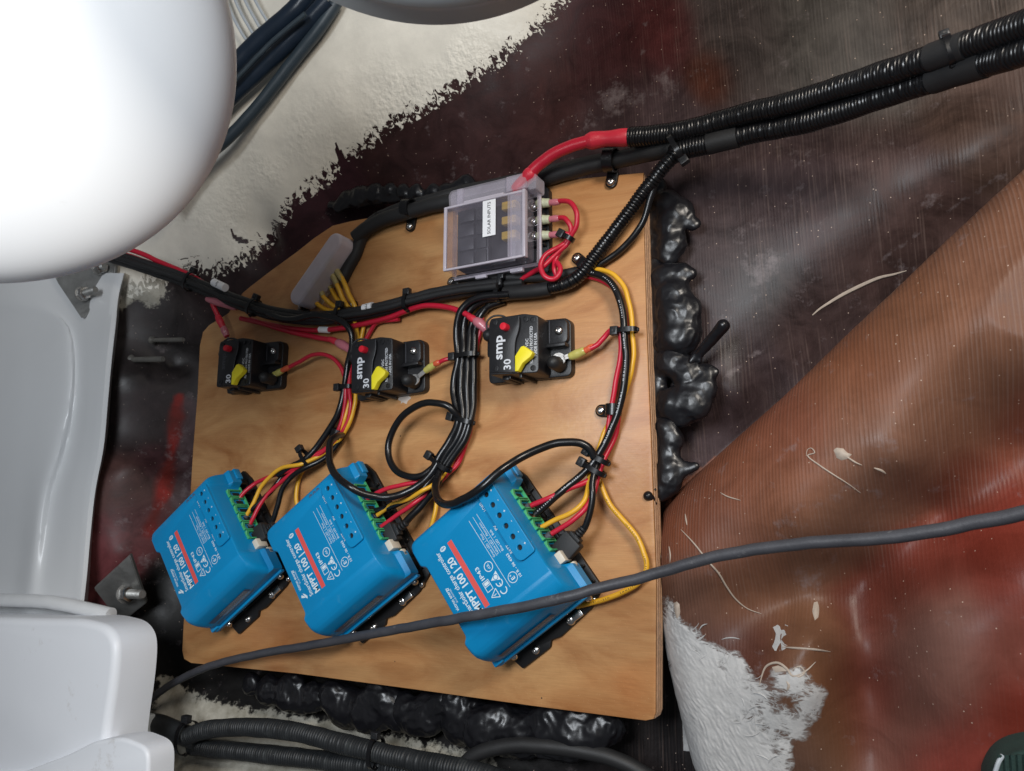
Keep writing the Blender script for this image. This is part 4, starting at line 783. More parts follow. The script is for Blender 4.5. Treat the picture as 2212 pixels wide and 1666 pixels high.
# grey ferrules on the wires going into the green blocks
def ferr(i, lst, own):
    for (x0, y0), (x1, y1) in lst:
        a, b = P(x0, y0, 27), P(x1, y1, 27); g = gtube([a, b], 2.9, 14, 1.0)
        solo('ferrule', g, 'ferrule', own[(x0, y0)], 'ferrule', 'grey ferrules at the green terminal blocks')
MT['ferrule'] = plastic('grey_ferrule', (0.085, 0.09, 0.11), 0.4, 0.1, 0.0)
ferr(0, [((514,1084),(500,1100)),((533,1112),(524,1127)),((542,1132),(532,1146))], {(514,1084): 'grey ferrule on the red wire nearest the top of the leftmost green block', (533,1112): 'grey ferrule on the yellow wire of the leftmost controller', (542,1132): 'grey ferrule on the lowest red wire of the leftmost controller'})
ferr(1, [((793,1076),(776,1090)),((812,1112),(799,1130)),((824,1137),(808,1152))], {(793,1076): 'grey ferrule on the upper red wire of the middle controller', (812,1112): 'grey ferrule on the yellow wire of the middle controller', (824,1137): 'grey ferrule on the lower red wire of the middle controller'})
ferr(2, [((1145,1093),(1124,1106)),((1168,1138),(1150,1151)),((1190,1154),(1172,1170))], {(1145,1093): 'grey ferrule on the upper red wire of the rightmost controller', (1168,1138): 'grey ferrule on the yellow wire of the rightmost controller', (1190,1154): 'grey ferrule on the lower red wire of the rightmost controller'})
solo('bare_wire_end', gtube([P(1160,1112,27), P(1150,1120,27), P(1138,1127,27)], 1.9, 10), 'copper', 'bare copper wire end between the ferrules of the rightmost controller', 'wire')
# data plugs
def plug(x0, y0, x1, y1, h, label):
    a, b = P(x0, y0, h), P(x1, y1, h + 1); d = b - a; L = np.linalg.norm(d); R = np.stack([d / L, np.cross([0, 0, 1], d / L), [0, 0, 1]], 1)
    t = thing('data_plug', label, 'plug', a, 0, 'black plugs of the controllers')
    obj('plug_body', xf(gbox(-2, L * .68, -8.6, 8.6, -4.5, 4.5, 1.2), (0, 0, 0), R), 'blackm', t)
    obj('plug_neck', xf(gbox(L * .66, L * .76, -5.5, 5.5, -3.6, 3.6, 1.0), (0, 0, 0), R), 'blackm', t)
    for k in range(4): obj('strain_relief', xf(xf(gcyl(3.9 - .25 * k, 0, 1.3, 14, .3), (0, 0, 0), zto((1, 0, 0))), R @ np.array([L * (.74 + .07 * k), 0, 0]), R), 'blackm', t)
plug(540,1172,592,1132,24,'black plug pushed into the leftmost controller below its green block')
plug(806,1182,880,1128,24,'black plug pushed into the middle controller below its green block')
plug(1200,1210,1262,1140,24,'black plug pushed into the rightmost controller below its green block')

# --- cable ties
def tie(x, y, h, ang, w, th, label, head=1, dh=(0, 0), tail=True, hs=1.0):
    """band round a bundle; ang = bundle direction in the view (degrees, y up), w/th = bundle width and height in mm"""
    c = P(x, y, h); q = P(x + 10 * math.cos(math.radians(ang)), y - 10 * math.sin(math.radians(ang)), h); d = q - c; a = math.atan2(d[1], d[0])
    t = thing('cable_tie', label, 'cable tie', c, a, 'black cable ties')
    n = 28; V, F = [], []
    prof = [(-2.0, 0.0), (2.0, 0.0), (2.0, 1.1), (-2.0, 1.1)]
    for k in range(n):
        u = 2 * math.pi * k / n; cu, su = math.cos(u), math.sin(u); e = 0.8
        px, pz = math.copysign(abs(cu) ** e, cu), math.copysign(abs(su) ** e, su)
        for s, r in prof: V.append((s, px * (w / 2 + r), pz * (th / 2 + r)))
    for k in range(n):
        for j in range(4): a0 = k * 4 + j; a1 = k * 4 + (j + 1) % 4; b0 = ((k + 1) % n) * 4 + j; b1 = ((k + 1) % n) * 4 + (j + 1) % 4; F.append((a0, b0, b1, a1))
    obj('band', (np.array(V), F), 'conduit', t)
    hy = head * (w / 2 + 2.4 * hs)
    obj('head', join([gbox(-3.6 * hs, 3.6 * hs, hy - 3.2 * hs, hy + 3.2 * hs, -0.5, 5.2 * hs, 0.7)]), 'blackp', t)
    obj('head_slot', gbox(-1.9 * hs, 1.9 * hs, hy - 1.8 * hs, hy + 1.8 * hs, 5.1 * hs, 5.35 * hs, 0.0), 'darkhole', t)
    obj('pawl', gbox(-1.2 * hs, 1.2 * hs, hy - 0.4, hy + 1.2 * hs, 5.3 * hs, 5.6 * hs, 0.1, 1), 'blackp', t)
    if tail: obj('tail', gbox(-1.5, 1.5, -head * (w / 2 + 2.2), -head * (w / 2 - 1.0), -1, 1, 0.3, 1), 'conduit', t)
tie(748,836,11,88,13,7,'cable tie on the left bundle between the left and middle breakers', 1)
tie(1008,768,13,90,22,11,'cable tie at the top of the middle bundle, level with the middle breaker', 1)
tie(1001,908,14,75,20,10,'cable tie halfway down the middle bundle above the round loop end', 1)
tie(952,1002,18,60,22,12,'cable tie at the foot of the middle bundle where the cables fan out', 1)
tie(660,990,15,42,17,10,'cable tie on the left bundle above the leftmost controller', 1)
tie(1355,714,14,90,15,9,'cable tie on the right bundle beside the rightmost breaker', 1)
tie(1284,1014,18,62,18,12,'lower cable tie of the pair above the rightmost controller', 1)
tie(1294,990,17,62,17,12,'upper cable tie of the pair above the rightmost controller', 1, tail=True)
tie(1228,514,16,60,9,8,'cable tie pinching the red wires right of the clear fuse box', 1, tail=False)
tie(882,654,12,10,15,15,'cable tie on the long loom between the left clear cover and the fuse box', 1)
tie(548,664,22,-30,17,16,'cable tie on the long loom at the rounded edge of the panel', 1)
tie(412,608,33,-30,20,16,'cable tie on the long loom over the bare hull', 1)
tie(734,681,14,0,16,14,'cable tie on the long loom below the yellow wires', 1)
tie(1078,633,13,5,13,11,'cable tie on the black sleeve just under the clear fuse box', 1)
tie(1084,612,13,5,8,6,'small cable tie tucked under the lip of the clear fuse box', 1, tail=False, hs=.8)
tie(1462,322,24,35,22,20,'large cable tie where the sloping conduit leaves the main conduits', -1)

# --- wire markers
def marker(x0, y0, x1, y1, h, dia, label, s=None):
    a, b = P(x0, y0, h), P(x1, y1, h); t = thing('wire_marker', label, 'wire marker', a, 0, 'white wire markers')
    g = gtube([a, b], dia / 2, 20, 1.5); obj('sleeve', (g[0] - a, g[1]), 'paper', t)
    if s:
        d = b - a; ang = math.atan2(d[1], d[0]) - math.pi / 2; c = (a + b) / 2 - a
        v, f = gtext(s, 3.4, 'CENTER', 0.06); z = np.sqrt(np.maximum((dia / 2) ** 2 - v[:, 0] ** 2, 0.2)) + 0.12; v = v.copy(); v[:, 2] = z
        obj('marker_print', xf((v, f), c, rz(ang)), 'ink', t)
marker(462,610,487,622,31,8.6,'white wire marker on the loom left of the panel', 'SOL')
marker(786,667,806,662,15,8.6,'white wire marker on the loom between the yellow wires and the middle tie', 'TTR')
marker(691,712,711,713,9,6.4,'small white wire marker wrapped round the long red cable')

# --- black p-clips holding the looms to the panel
def pclip(x, y, toang, loopdist, loopr, label, h=0.1, w=9.0):
    c = P(x, y, h); q = P(x + 10 * math.cos(math.radians(toang)), y - 10 * math.sin(math.radians(toang)), h); d = q - c; a = math.atan2(d[1], d[0])
    t = thing('cable_clip', label, 'cable clip', c, a, 'black cable clips screwed to the panel')
    obj('tab', gprism(pill((0, 0), (loopdist - loopr * .2, 0), w / 2 + .6), 0, 3.0, 0.7), 'conduit', t)
    V, F = [], []; n = 20
    for k in range(n + 1):
        u = math.radians(-100 + 300 * k / n) if loopr else 0; cx, cz = loopdist + loopr * .8, loopr + 1.5
        for s, r in [(-w / 2, loopr), (w / 2, loopr), (w / 2, loopr + 1.6), (-w / 2, loopr + 1.6)]: V.append((cx - math.cos(u) * r, s, cz + math.sin(u) * r))
    for k in range(n):
        for j in range(4): a0 = k * 4 + j; a1 = k * 4 + (j + 1) % 4; F.append((a0, a0 + 4, a1 + 4, a1))
    obj('loop', (np.array(V), F), 'conduit', t)
    screw(t, (0, 0, 3.0), 3.7)
pclip(889,491,80,9,8,'cable clip below the loom left of the fuse box')
pclip(1322,396,80,9,9,'cable clip in the upper right corner of the panel')
pclip(1249,560,-40,9,7,'cable clip under the sloping conduit right of the fuse box')
pclip(1301,888,0,8,5,'cable clip beside the right bundle below the rightmost breaker')
pclip(765,660,-100,6,6,'cable clip right of the yellow wires under the left clear cover')
pclip(655,664,-60,8,6,'cable clip under the lower end of the left clear cover')
pclip(979,611,-40,8,6,'cable clip at the lower left corner of the fuse box')
pclip(722,934,-20,6,5,'cable clip on the left bundle above the middle controller')

# ------------------------------------------------------------ fuse box
def shell(poly, z0, z1, t, top=True, bev=1.0):
    """open bottomed cover: outer prism plus inner walls"""
    inn = inset(poly, t); n = len(poly); V, F = [], []
    a = inset(poly, bev * .6)
    for q, z in ((poly, z0), (poly, z1 - bev), (a, z1), (inn, z1 - t), (inn, z0)): V += [(x, y, z) for x, y in q]
    for r in range(4):
        if r == 2: continue
        for i in range(n): F.append((r * n + i, r * n + (i + 1) % n, (r + 1) * n + (i + 1) % n, (r + 1) * n + i))
    for i in range(n): F.append((4 * n + i, 4 * n + (i + 1) % n, (i + 1) % n, i))
    if top: F.append(tuple(2 * n + i for i in range(n))); F.append(tuple(3 * n + i for i in range(n))[::-1])
    return np.array(V, float), F
MT['amber'] = plastic('amber_fuse', (0.52, 0.34, 0.05), 0.4, 0.1, 0.0)
FB = thing('fuse_box', 'clear covered fuse box with a SOLAR INPUTS label, near the top of the panel', 'fuse box', (-5, 135, 0))
def fb(name, g, mat, parent=None, **k): return obj(name, xf(g, (5, -135, 0)), mat, parent or FB, **k)
fb('base', gprism(fillet([(-42, 92), (36, 92), (40, 96), (40, 170), (36, 174), (-42, 174)], 2, 2), 0.1, 7, 1.0), 'blackp')
blk = fb('fuse_carrier', gbox(-42, -10, 104, 158, 7, 25, 0.8), 'blackp')
fb('fuse_carrier', gbox(-10, 14, 104, 158, 7, 20, 0.8), 'blackp')
for k in range(4):
    y = 151 - 13.2 * k
    fb('fuse', gbox(-39.5, -23, y - 5.6, y + 5.6, 25, 28.6, 0.5), 'blackp'); fb('fuse', gbox(-21.5, -11, y - 5.8, y + 5.8, 25, 27.4, 0.5), 'blackm')
for k in range(3):
    y = 152.5 - 13.6 * k
    fb('fuse', gbox(5, 19, y - 3.6, y + 3.6, 20, 29, 0.9), MT['amber'])
    fb('terminal', join([gbox(20, 34, y - 5, y + 5, 7, 10, 0.4, 1)]), 'blackp')
    o_ = fb('terminal_screw', xf(g_panhead(4.2, 3.0), (28.5, y + 1.5, 12)), 'steel'); fb('washer', xf(gcyl(4.8, 9.6, 12, 18), (28.5, y + 1.5, 0)), 'steel')
    fb('divider', gbox(18, 38, y - 8.4, y - 6.4, 7, 13, 0.3, 1), 'blackp')
cov = fillet([(-46, 98.5), (33.5, 98.5), (33.5, 157), (-46, 157)], 2.5, 3)
fb('cover', shell(cov, 24, 40, 1.5), 'clear')
fb('cover_skirt', shell(fillet([(-47.5, 96.5), (12, 96.5), (37.5, 96.5), (38.5, 160), (-47.5, 160)], 1.5, 2), 19, 25, 1.6, top=False), 'milky')
fb('cover_rib', gbox(17.5, 19.5, 99.5, 156, 36.5, 41.2, 0.5), 'milky'); fb('cover_rib', gbox(31.5, 34.2, 98, 157.5, 36, 41.6, 0.6), 'frost')
fb('cover_panel', gbox(19.5, 31.5, 99.5, 156, 38.6, 40.6, 0.5), 'milky')
fb('cover_edge', gbox(-46.4, -43.4, 98.4, 157.2, 38.6, 40.8, 0.6), 'frost'); fb('cover_edge', gbox(-46, 34, 98.2, 100.2, 38.2, 40.7, 0.6), 'frost')
fb('cover_edge', gbox(-46, 34, 155.4, 157.4, 38.2, 40.7, 0.6), 'frost')
fb('cover_edge', gbox(-47.8, 12, 96.0, 97.6, 18.6, 20.6, 0.4), 'frost'); fb('cover_edge', gbox(36.9, 38.9, 97, 160, 18.6, 21, 0.4), 'frost')
fb('latch', gbox(-25, -14, 93.6, 96.5, 18.5, 22, 0.6), 'frost'); fb('latch', gbox(10, 22, 93.2, 96.5, 18.5, 23, 0.6), 'frost')
fb('hinge_cover', shell(fillet([(-45, 158), (15, 158), (16, 161), (33, 161), (34, 158), (42, 158), (42, 171), (36, 175), (-43, 175), (-46, 171)], 2, 2), 20, 35, 1.5), 'milky')
fb('hinge_rib', gbox(14, 33, 160, 174, 34, 37.5, 1.0), 'milky'); fb('hinge_rib', gbox(-36, -30, 158, 174, 33.6, 36.5, 0.8), 'milky')
fb('hinge_rib', gbox(-28, 12, 158.5, 160.5, 33.8, 38, 0.6), 'frost')
cvr = [o for o in FB.children if o.name.startswith('cover') and not '_' in o.name.split('.')[0]][0]
lb = fb('name_label', gbox(-6.6, 6.0, 122, 154.5, 40.75, 41.0, 0.05, 1), 'paper', cvr)
g = gtext('SOLAR INPUTS', 4.3, 'CENTER', 0.05); v = g[0].copy(); v[:, 0] *= 29.0 / (v[:, 0].max() - v[:, 0].min()); fb('label_print', xf((v, g[1]), (-0.2, 138.2, 41.05), rz(math.pi / 2)), 'ink')
for k, (pts, lab) in enumerate([([(1207,435,16),(1218,434,18),(1235,440,20),(1246,462,20),(1245,487,18),(1236,506,16),(1224,528,14),(1205,545,16),(1192,558,18),(1172,577,22),(1157,585,14),(1122,606,8)], 'red wire on the topmost output of the fuse box'),
      ([(1207,471,16),(1219,471,18),(1229,482,18),(1234,500,16),(1222,524,14),(1196,540,20),(1177,553,24),(1168,575,26),(1176,597,26),(1193,603,24),(1207,594,24),(1210,577,22),(1203,567,20)], 'red wire on the middle output of the fuse box, ending in a round loop'),
      ([(1207,508,16),(1217,505,17),(1228,507,16),(1224,524,12),(1207,548,14),(1199,566,16),(1198,584,18),(1203,598,16)], 'red wire on the lowest output of the fuse box')]):
    y = [438, 474, 508][k]; ye = [436, 471, 506][k]
    cable(lab, pts, 4.4, 'red', group='red wires of the fuse box', sleeves=[('pink', [(1185,y,15),(1210,ye,16)], 5.6, 'heat_shrink'), ('cream', [(1160,y+2,14),(1172,y+1,15),(1188,y,15)], 8.0, 'sleeve')], lugs=[((1148,y+5,12), (1162,y+2,12), 4.6)])
cable('fat red supply cable entering the top of the clear fuse box', [(1120,404,30),(1144,376,32),(1165,355,33),(1190,337,34),(1225,319,34),(1272,305,32),(1310,300,28),(1360,297,24)], 10.2, 'red', group=None,
      sleeves=[('redsleeve', [(1112,418,28),(1128,396,31),(1152,370,33)], 12.0, 'heat_shrink'), ('redsleeve', [(1266,306,32),(1300,301,29),(1335,298,27),(1366,296,24)], 13.6, 'heat_shrink')])
# black looms behind the fuse box
cable('thick black sleeved loom from the main conduit behind the fuse box', [(1500,312,18),(1420,326,14),(1350,342,8),(1250,364,7),(1180,384,7),(1080,410,8),(960,438,9),(915,448,9),(876,460,9),(826,476,9),(787,498,9),(768,514,9)], 14.5, 'blackm', group='matte black looms along the top edge')
cable('second matte black loom lying along the top edge of the panel', [(1490,318,8),(1400,332,4),(1300,345,0),(1220,362,-4),(1100,392,-6),(1000,412,-4),(930,432,0),(870,448,2),(820,468,3)], 11, 'blackm', group='matte black looms along the top edge')
cable('matte black loom turning down behind the left clear cover', [(820,470,8),(796,490,8),(780,515,6),(768,548,5),(750,582,5),(738,606,5)], 13, 'blackm', group='matte black looms along the top edge')
cable('smooth black sleeve joining the sloping conduit to the loom', [(1092,634,11),(1120,632,12),(1160,628,13),(1188,623,13)], 12.5, 'blackm', name='cable_sleeve', cat='sleeve')
cable('black cable under the fuse box beside the small tie', [(990,604,7),(1040,600,8),(1090,600,8),(1140,600,7),(1186,598,7),(1250,585,6)], 8.0, 'blackm', group='matte black looms along the top edge')
cable('black cable between the loom and the black sleeve', [(985,640,8),(1030,626,8),(1075,616,9),(1130,610,9)], 6.5, 'blackm', group='matte black looms along the top edge')

# ------------------------------------------------------------ left clear cover over a bus bar with its yellow wires
a, b = P(720, 522, 30), P(640, 637, 30); c = (a + b) / 2
BBt = thing('bus_bar', 'small frosted capsule shaped cover over a bus bar with yellow wires', 'bus bar', (c[0], c[1], 0))
A, B_ = a - c, b - c; u = (B_ - A) / np.linalg.norm(B_ - A); sd = np.array([-u[1], u[0], 0])
g = gprism(pill(A, B_, 9.3, 12), 8, 30, 3.2, 4); obj('cover', g, 'frost', BBt)
obj('bar_base', gprism(pill(A + u * 2, B_ - u * 2, 7.5, 8), 0.1, 6, 0.8), 'ivory', BBt)
sgn = 1 if (sd[0] > 0) else -1
for k in range(6):
    q = A + u * (6 + k * 10.5) + sd * sgn * 5.0
    obj('terminal_screw', xf(g_panhead(3.2, 2.6), (q[0], q[1], 7)), 'steel', BBt)
for k, (pts, l) in enumerate([([(655,618,10),(669,631,11),(681,652,10),(700,666,7),(726,674,6),(760,680,4)], 'lowest yellow wire under the left clear cover'),
        ([(672,596,10),(686,614,12),(698,640,12),(714,656,8),(735,668,5),(760,676,3)], 'second yellow wire from the bottom under the left clear cover'),
        ([(688,580,9),(703,600,8),(716,625,7),(730,648,6),(752,668,4)], 'shaded yellow wire in the middle under the left clear cover'),
        ([(700,560,10),(715,588,13),(728,614,13),(738,640,10),(751,662,7),(764,678,4)], 'yellow wire left of the topmost under the left clear cover'),
        ([(708,552,10),(724,580,12),(741,606,13),(754,636,10),(766,660,7),(772,680,4)], 'topmost yellow wire under the left clear cover')]):
    p3 = [tuple(q) for q in pts[:3]]
    cable(l, pts, 4.6, 'yellow', group='yellow wires of the bus bar', sleeves=[('greysleeve', p3, 6.2, 'sleeve')], lugs=[(pts[0], pts[1], 4.2)])

# ------------------------------------------------------------ corrugated conduits
GC = 'black corrugated conduits'
cable('upper of the two large conduits running to the top right corner', [(1359,297,24),(1412,292,24),(1466,285,24),(1589,252,30),(1713,221,42),(1837,182,58),(1960,143,80),(2063,106,98),(2212,54,125),(2300,22,140)], 16, 'conduit', group=GC, corr=(2.5, 0.7), name='conduit', cat='conduit')
cable('lower of the two large conduits running to the top right corner', [(1455,332,16),(1474,324,18),(1548,307,20),(1631,287,24),(1754,260,36),(1878,219,52),(2001,177,74),(2084,150,90),(2212,112,118),(2300,84,132)], 16, 'conduit', group=GC, corr=(2.5, 0.7), name='conduit', cat='conduit')
cable('sloping conduit from the large pair down to the black sleeve under the fuse box', [(1462,322,20),(1452,340,22),(1430,364,22),(1407,394,20),(1377,432,17),(1345,476,15),(1309,523,14),(1279,562,13),(1250,596,13),(1218,615,13),(1180,624,13)], 11.2, 'conduit', group=GC, corr=(2.7, 1.0), name='conduit', cat='conduit')
for sp, l in (([(2010,125,89),(2050,111,96),(2090,97,103)], 'black tape wrap on the upper large conduit'), ([(2015,173,77),(2060,158,86),(2130,136,100)], 'black tape wrap on the lower large conduit'), ([(1530,311,20),(1560,303,21),(1595,295,22)], 'smooth tape wrap on the lower conduit near the large tie')):
    cable(l, sp, 16.9, 'blackm', name='tape_wrap', cat='tape', group='tape wraps on the conduits')
tie(2050,112,97,20,17,17,'cable tie with a raised head on the large conduits near the top right corner', 1, hs=0.8)
cable('upper dusty conduit along the bottom edge', [(405,1592,6),(440,1578,8),(531,1571,8),(634,1580,6),(737,1606,4),(891,1642,2),(1000,1662,0),(1100,1690,0)], 17, 'dconduit', group='dusty conduits along the bottom', corr=(2.8, 0.8), name='conduit', cat='conduit')
cable('lower dusty conduit along the bottom edge', [(415,1612,-4),(470,1618,-4),(583,1630,-6),(737,1648,-8),(860,1664,-8),(960,1690,-8)], 17, 'dconduit', group='dusty conduits along the bottom', corr=(2.8, 0.8), name='conduit', cat='conduit')
cable('smooth dark tube poking out behind the white tank', [(300,1560,2),(345,1566,2),(400,1588,2),(430,1600,0)], 20, 'dconduit', name='hose', cat='hose')
cable('black cable in the dark behind the bottom conduits', [(960,1690,-10),(994,1662,-8),(1025,1632,-8),(1093,1612,-10),(1200,1614,-14),(1330,1640,-20),(1420,1690,-24)], 12, 'blackm', name='cable')
tie(404,1594,6,-12,30,26,'wide cable tie strapping the bottom conduits beside the white tank', 1, hs=1.2)
tie(812,1626,2,-14,24,20,'cable tie on the bottom conduits below the middle of the panel', 1)
t = thing('cable_holder', 'small translucent grey plastic cable holder behind the white tank corner', 'cable holder', P(315, 1572, 10))
obj('holder_body', gbox(-9, 9, -12, 14, -4, 8, 2.0), MT['rim'], t); obj('holder_slot', gbox(-5, 3, 4, 5.4, 7.8, 8.3, 0.2, 1), 'darkhole', t); obj('holder_slot', gbox(-4.6, 2, 7.6, 8.6, 7.8, 8.3, 0.2, 1), 'darkhole', t)

# ------------------------------------------------------------ the loose grey cable in front
cable('loose grey cable stretched across the picture in front of the controllers', [(300,1552,-5),(312,1530,-2),(335,1503,3),(400,1462,8),(470,1434,14),(560,1413,20),(700,1389,34),(850,1361,52),(1000,1334,68),(1130,1311,72),(1218,1291,72),(1300,1269,68),(1400,1244,66),(1500,1214,68),(1600,1192,72),(1750,1173,80),(1900,1163,88),(2000,1150,94),(2100,1131,100),(2212,1108,108),(2330,1082,116)], 7.6, 'greycab', name='cable')

# ------------------------------------------------------------ black sealant, squeezed out in lumps
MT['seal'] = plastic('black_sealant', (0.007, 0.007, 0.009), 0.31, 0.4, 0.35, 140, coat=0.0)
def blob(name, spheres, label, vox=1.3, rough=1.1, group='lumps of black sealant round the panel'):
    bm = bmesh.new()
    for p, r in spheres: bmesh.ops.create_icosphere(bm, subdivisions=2, radius=r, matrix=Matrix.Translation(Vector(p)))
    c = np.mean([p for p, r in spheres], 0)
    me = bpy.data.meshes.new('b'); bm.to_mesh(me); bm.free(); o = bpy.data.objects.new('b', me); COL.objects.link(o)
    m = o.modifiers.new('r', 'REMESH'); m.mode = 'VOXEL'; m.voxel_size = vox
    m = o.modifiers.new('s', 'SMOOTH'); m.iterations = 34; m.factor = 0.8
    dg = bpy.context.evaluated_depsgraph_get(); e = bpy.data.meshes.new_from_object(o.evaluated_get(dg))
    v = np.empty(len(e.vertices) * 3); e.vertices.foreach_get('co', v); v = v.reshape(-1, 3); f = [tuple(q.vertices) for q in e.polygons]
    nr = np.empty(len(e.vertices) * 3); e.vertices.foreach_get('normal', nr); nr = nr.reshape(-1, 3)
    w = np.array([1.3 * mn.noise(Vector(p * 0.06)) + 0.45 * (0.5 - abs(mn.noise(Vector(p * 0.12 + np.array([5, 2, 1]))))  * 2.4) + 0.12 * mn.noise(Vector(p * 0.4)) for p in v]); v = v + nr * (w * rough * 1.35)[:, None]; v[:, 2] = (v[:, 2] + 20) * (0.62 if group and 'lumps' in group and rough > .5 else 1.0) - 20
    bpy.data.objects.remove(o); bpy.data.meshes.remove(me); bpy.data.meshes.remove(e)
    return obj(name, (v - c, f), 'seal', None, label, 'sealant', group, loc=c, ang=180)
def cb(x, y, r, h=-14): return (P((2500 + x / 1.11) / 1.8445, (600 + y / 1.11) / 1.8445, h), r / 4.1)
bead = lambda y0, y1, x=128, r=34, h=-20: [cb(x + random.uniform(-6, 6), y, r, h) for y in range(y0, y1, 22)]
blob('sealant', [cb(*q) for q in [(170,230,52),(220,275,60),(290,320,26),(180,330,58),(195,410,56),(180,455,44)]] + bead(150, 470), 'lump of black sealant with a small pit, topmost along the right edge')
blob('sealant', [cb(*q) for q in [(175,545,46),(232,542,42),(278,545,26),(150,560,45),(200,640,70),(222,720,82),(225,810,82),(170,850,50)]] + bead(500, 870), 'long swollen lump of black sealant at the middle of the right edge')
blob('sealant', [cb(*q) for q in [(190,930,56),(260,975,58),(350,985,34),(388,982,18),(335,1050,50),(280,1110,70),(200,1120,60),(240,1170,44)]] + bead(880, 1190), 'lump of black sealant with a pointed shoulder, right of the rightmost cable clip')
blob('sealant', [cb(*q) for q in [(170,1230,42),(192,1280,42),(175,1340,42),(180,1400,50),(180,1460,52),(250,1410,26),(292,1395,18),(150,1505,40)]] + bead(1190, 1530), 'lowest lump of black sealant on the right edge, tucked against the brown ridge')
blob('sealant_string', [cb(425 - k * 8.2, 775 + k * 9.4, 24 - k * 0.55, 2 - k) for k in range(14)] + [cb(300 - k * 5, 900 + k * 9, 14, -12) for k in range(5)] + [cb(320, 930, 12, -12)], 'finger of black sealant sticking out to the right', 0.8, 0.3)
blob('sealant_drop', [cb(92, 1528, 18, 0), cb(110, 1540, 12, -2), cb(122, 1560, 10, -6), cb(122, 1500, 8, -4)], 'small drop of black sealant on the right edge of the panel', 0.6, 0.2)
def ct(x, y, r, h=-14): return (P((1600 + x / 2.212) / 1.8445, (500 + y / 2.212) / 1.8445, h), r / 9.6)
blob('sealant', [ct(560,480,80),(ct(600,520,60)),ct(480,540,85),ct(380,560,80),ct(250,560,75),ct(120,560,75),ct(0,570,80),ct(-120,560,90),ct(-250,580,110),ct(-380,620,130),ct(-500,650,110),ct(-560,700,90),ct(-640,690,60)] + [ct(x, 640 - x * .1, 60, -20) for x in range(-600, 600, 45)], 'bank of black sealant above the top edge of the panel', 1.5, 1.3)
def cl(x, y, r, h=-26): return (P((600 + x / 1.0533) / 1.8445, (2500 + y / 1.0533) / 1.8445, h + random.uniform(-5, 5)), r / 3.9)
blob('sealant', [cl(*q) for q in [(430,240,50),(500,265,64),(560,285,60),(600,240,60)]] + [cl(640,300,56),cl(700,290,62)], 'small pair of sealant lumps below the left part of the panel edge', 1.5, 1.5)
blob('sealant', [cl(*q) for q in [(770,290,66),(830,330,84),(920,350,86),(1000,320,84),(1040,380,50),(960,300,70)]], 'big rounded lump of black sealant below the middle of the bottom edge', 1.5, 1.5)
blob('sealant', [cl(*q) for q in [(1080,350,72),(1120,390,60),(1170,360,76),(1220,330,60)]], 'wrinkled sealant lump left of the biggest bottom lump', 1.5, 1.5)
blob('sealant', [cl(*q) for q in [(1270,340,70),(1320,380,92),(1400,430,84),(1460,400,80),(1500,440,80),(1580,440,86),(1680,440,90),(1760,440,92),(1850,430,84),(1930,420,56),(1700,380,80)]], 'largest and longest lump of black sealant, below the right part of the bottom edge', 1.6, 1.8)

# ------------------------------------------------------------ white adhesive smeared over the ridge
sm_poly = np.array([(1410,1305),(1436,1390),(1450,1470),(1470,1560),(1482,1700),(1700,1700),(1690,1640),(1640,1608),(1600,1640),(1560,1600),(1620,1560),(1680,1530),(1716,1500),(1700,1470),(1640,1478),(1600,1452),(1560,1440),(1548,1418),(1512,1400),(1490,1370),(1462,1362),(1452,1310),(1440,1300),(1436,1345),(1428,1310)], float)
xs = np.arange(P(1405,1480,0)[0], P(1810,1480,0)[0], 0.6); y0_, y1_ = P(1550,1700,0)[1], P(1550,1290,0)[1]; ys = np.arange(y0_, y1_, 0.6)
AX, AY = np.meshgrid(xs, ys); AZ, _ = hull_z(AX, AY)
apx, apy = proj(AX, AY, AZ); D = polyd(apx, apy, sm_poly)
nz = np.zeros_like(AX); nf = np.zeros_like(AX); nw = np.zeros_like(AX)
for i in range(AX.shape[0]):
    for j in range(AX.shape[1]):
        x, y = AX[i, j], AY[i, j]
        w1 = mn.noise(Vector((x * .05, y * .05, 3.3))) * 6; w2 = mn.noise(Vector((x * .05 + 9, y * .05, 1.3))) * 6
        a_ = 0.5 * (x + w1) - 0.85 * (y + w2); b_ = 0.85 * (x + w1) + 0.5 * (y + w2)
        nf[i, j] = mn.noise(Vector((a_ * .10, b_ * .36, 0.4))) + 0.5 * mn.noise(Vector((a_ * .25, b_ * .8, 5.4)))
        nz[i, j] = mn.noise(Vector((x * .16, y * .16, 7.0))) + .5 * mn.noise(Vector((x * .5, y * .5, 2.0)))
        nw[i, j] = mn.noise(Vector((x * .07, y * .07, 17.0)))
tt = apx - (1462 + (apy - 1330) * 0.45); right = np.clip(tt / 90.0, 0, 1); far = np.clip((tt - 40) / 150.0, 0, 1)
D = np.maximum(D, np.minimum(polyd(apx, apy, np.array([(1450,1330),(1520,1385),(1600,1420),(1660,1450),(1740,1440),(1790,1500),(1780,1560),(1720,1600),(1700,1690),(1450,1690)], float)) , 15))
cover = np.clip(D / 16.0, -1.2, 1) * 0.9 + (1 - right) * 0.75 - 0.22 * far + 1.5 * nw * (0.3 + 0.7 * right) + 0.4 * nz
thick = np.clip(cover, -0.6, 1.2) * (0.9 - 0.5 * right) + 0.35 * (1 - 0.6 * right) * np.abs(nf) * 2
thick = np.where(D < -26, -1.0, thick); Z2 = AZ + 0.15 + np.clip(thick, 0, 2) * 1.1
q = grid_faces(*AX.shape); keep = (D.ravel()[q] > -24).all(1)
MT['adh'] = plastic('white_adhesive', (0.46, 0.455, 0.45), 0.55, 0.22, 0.6, 300, vscale=120)
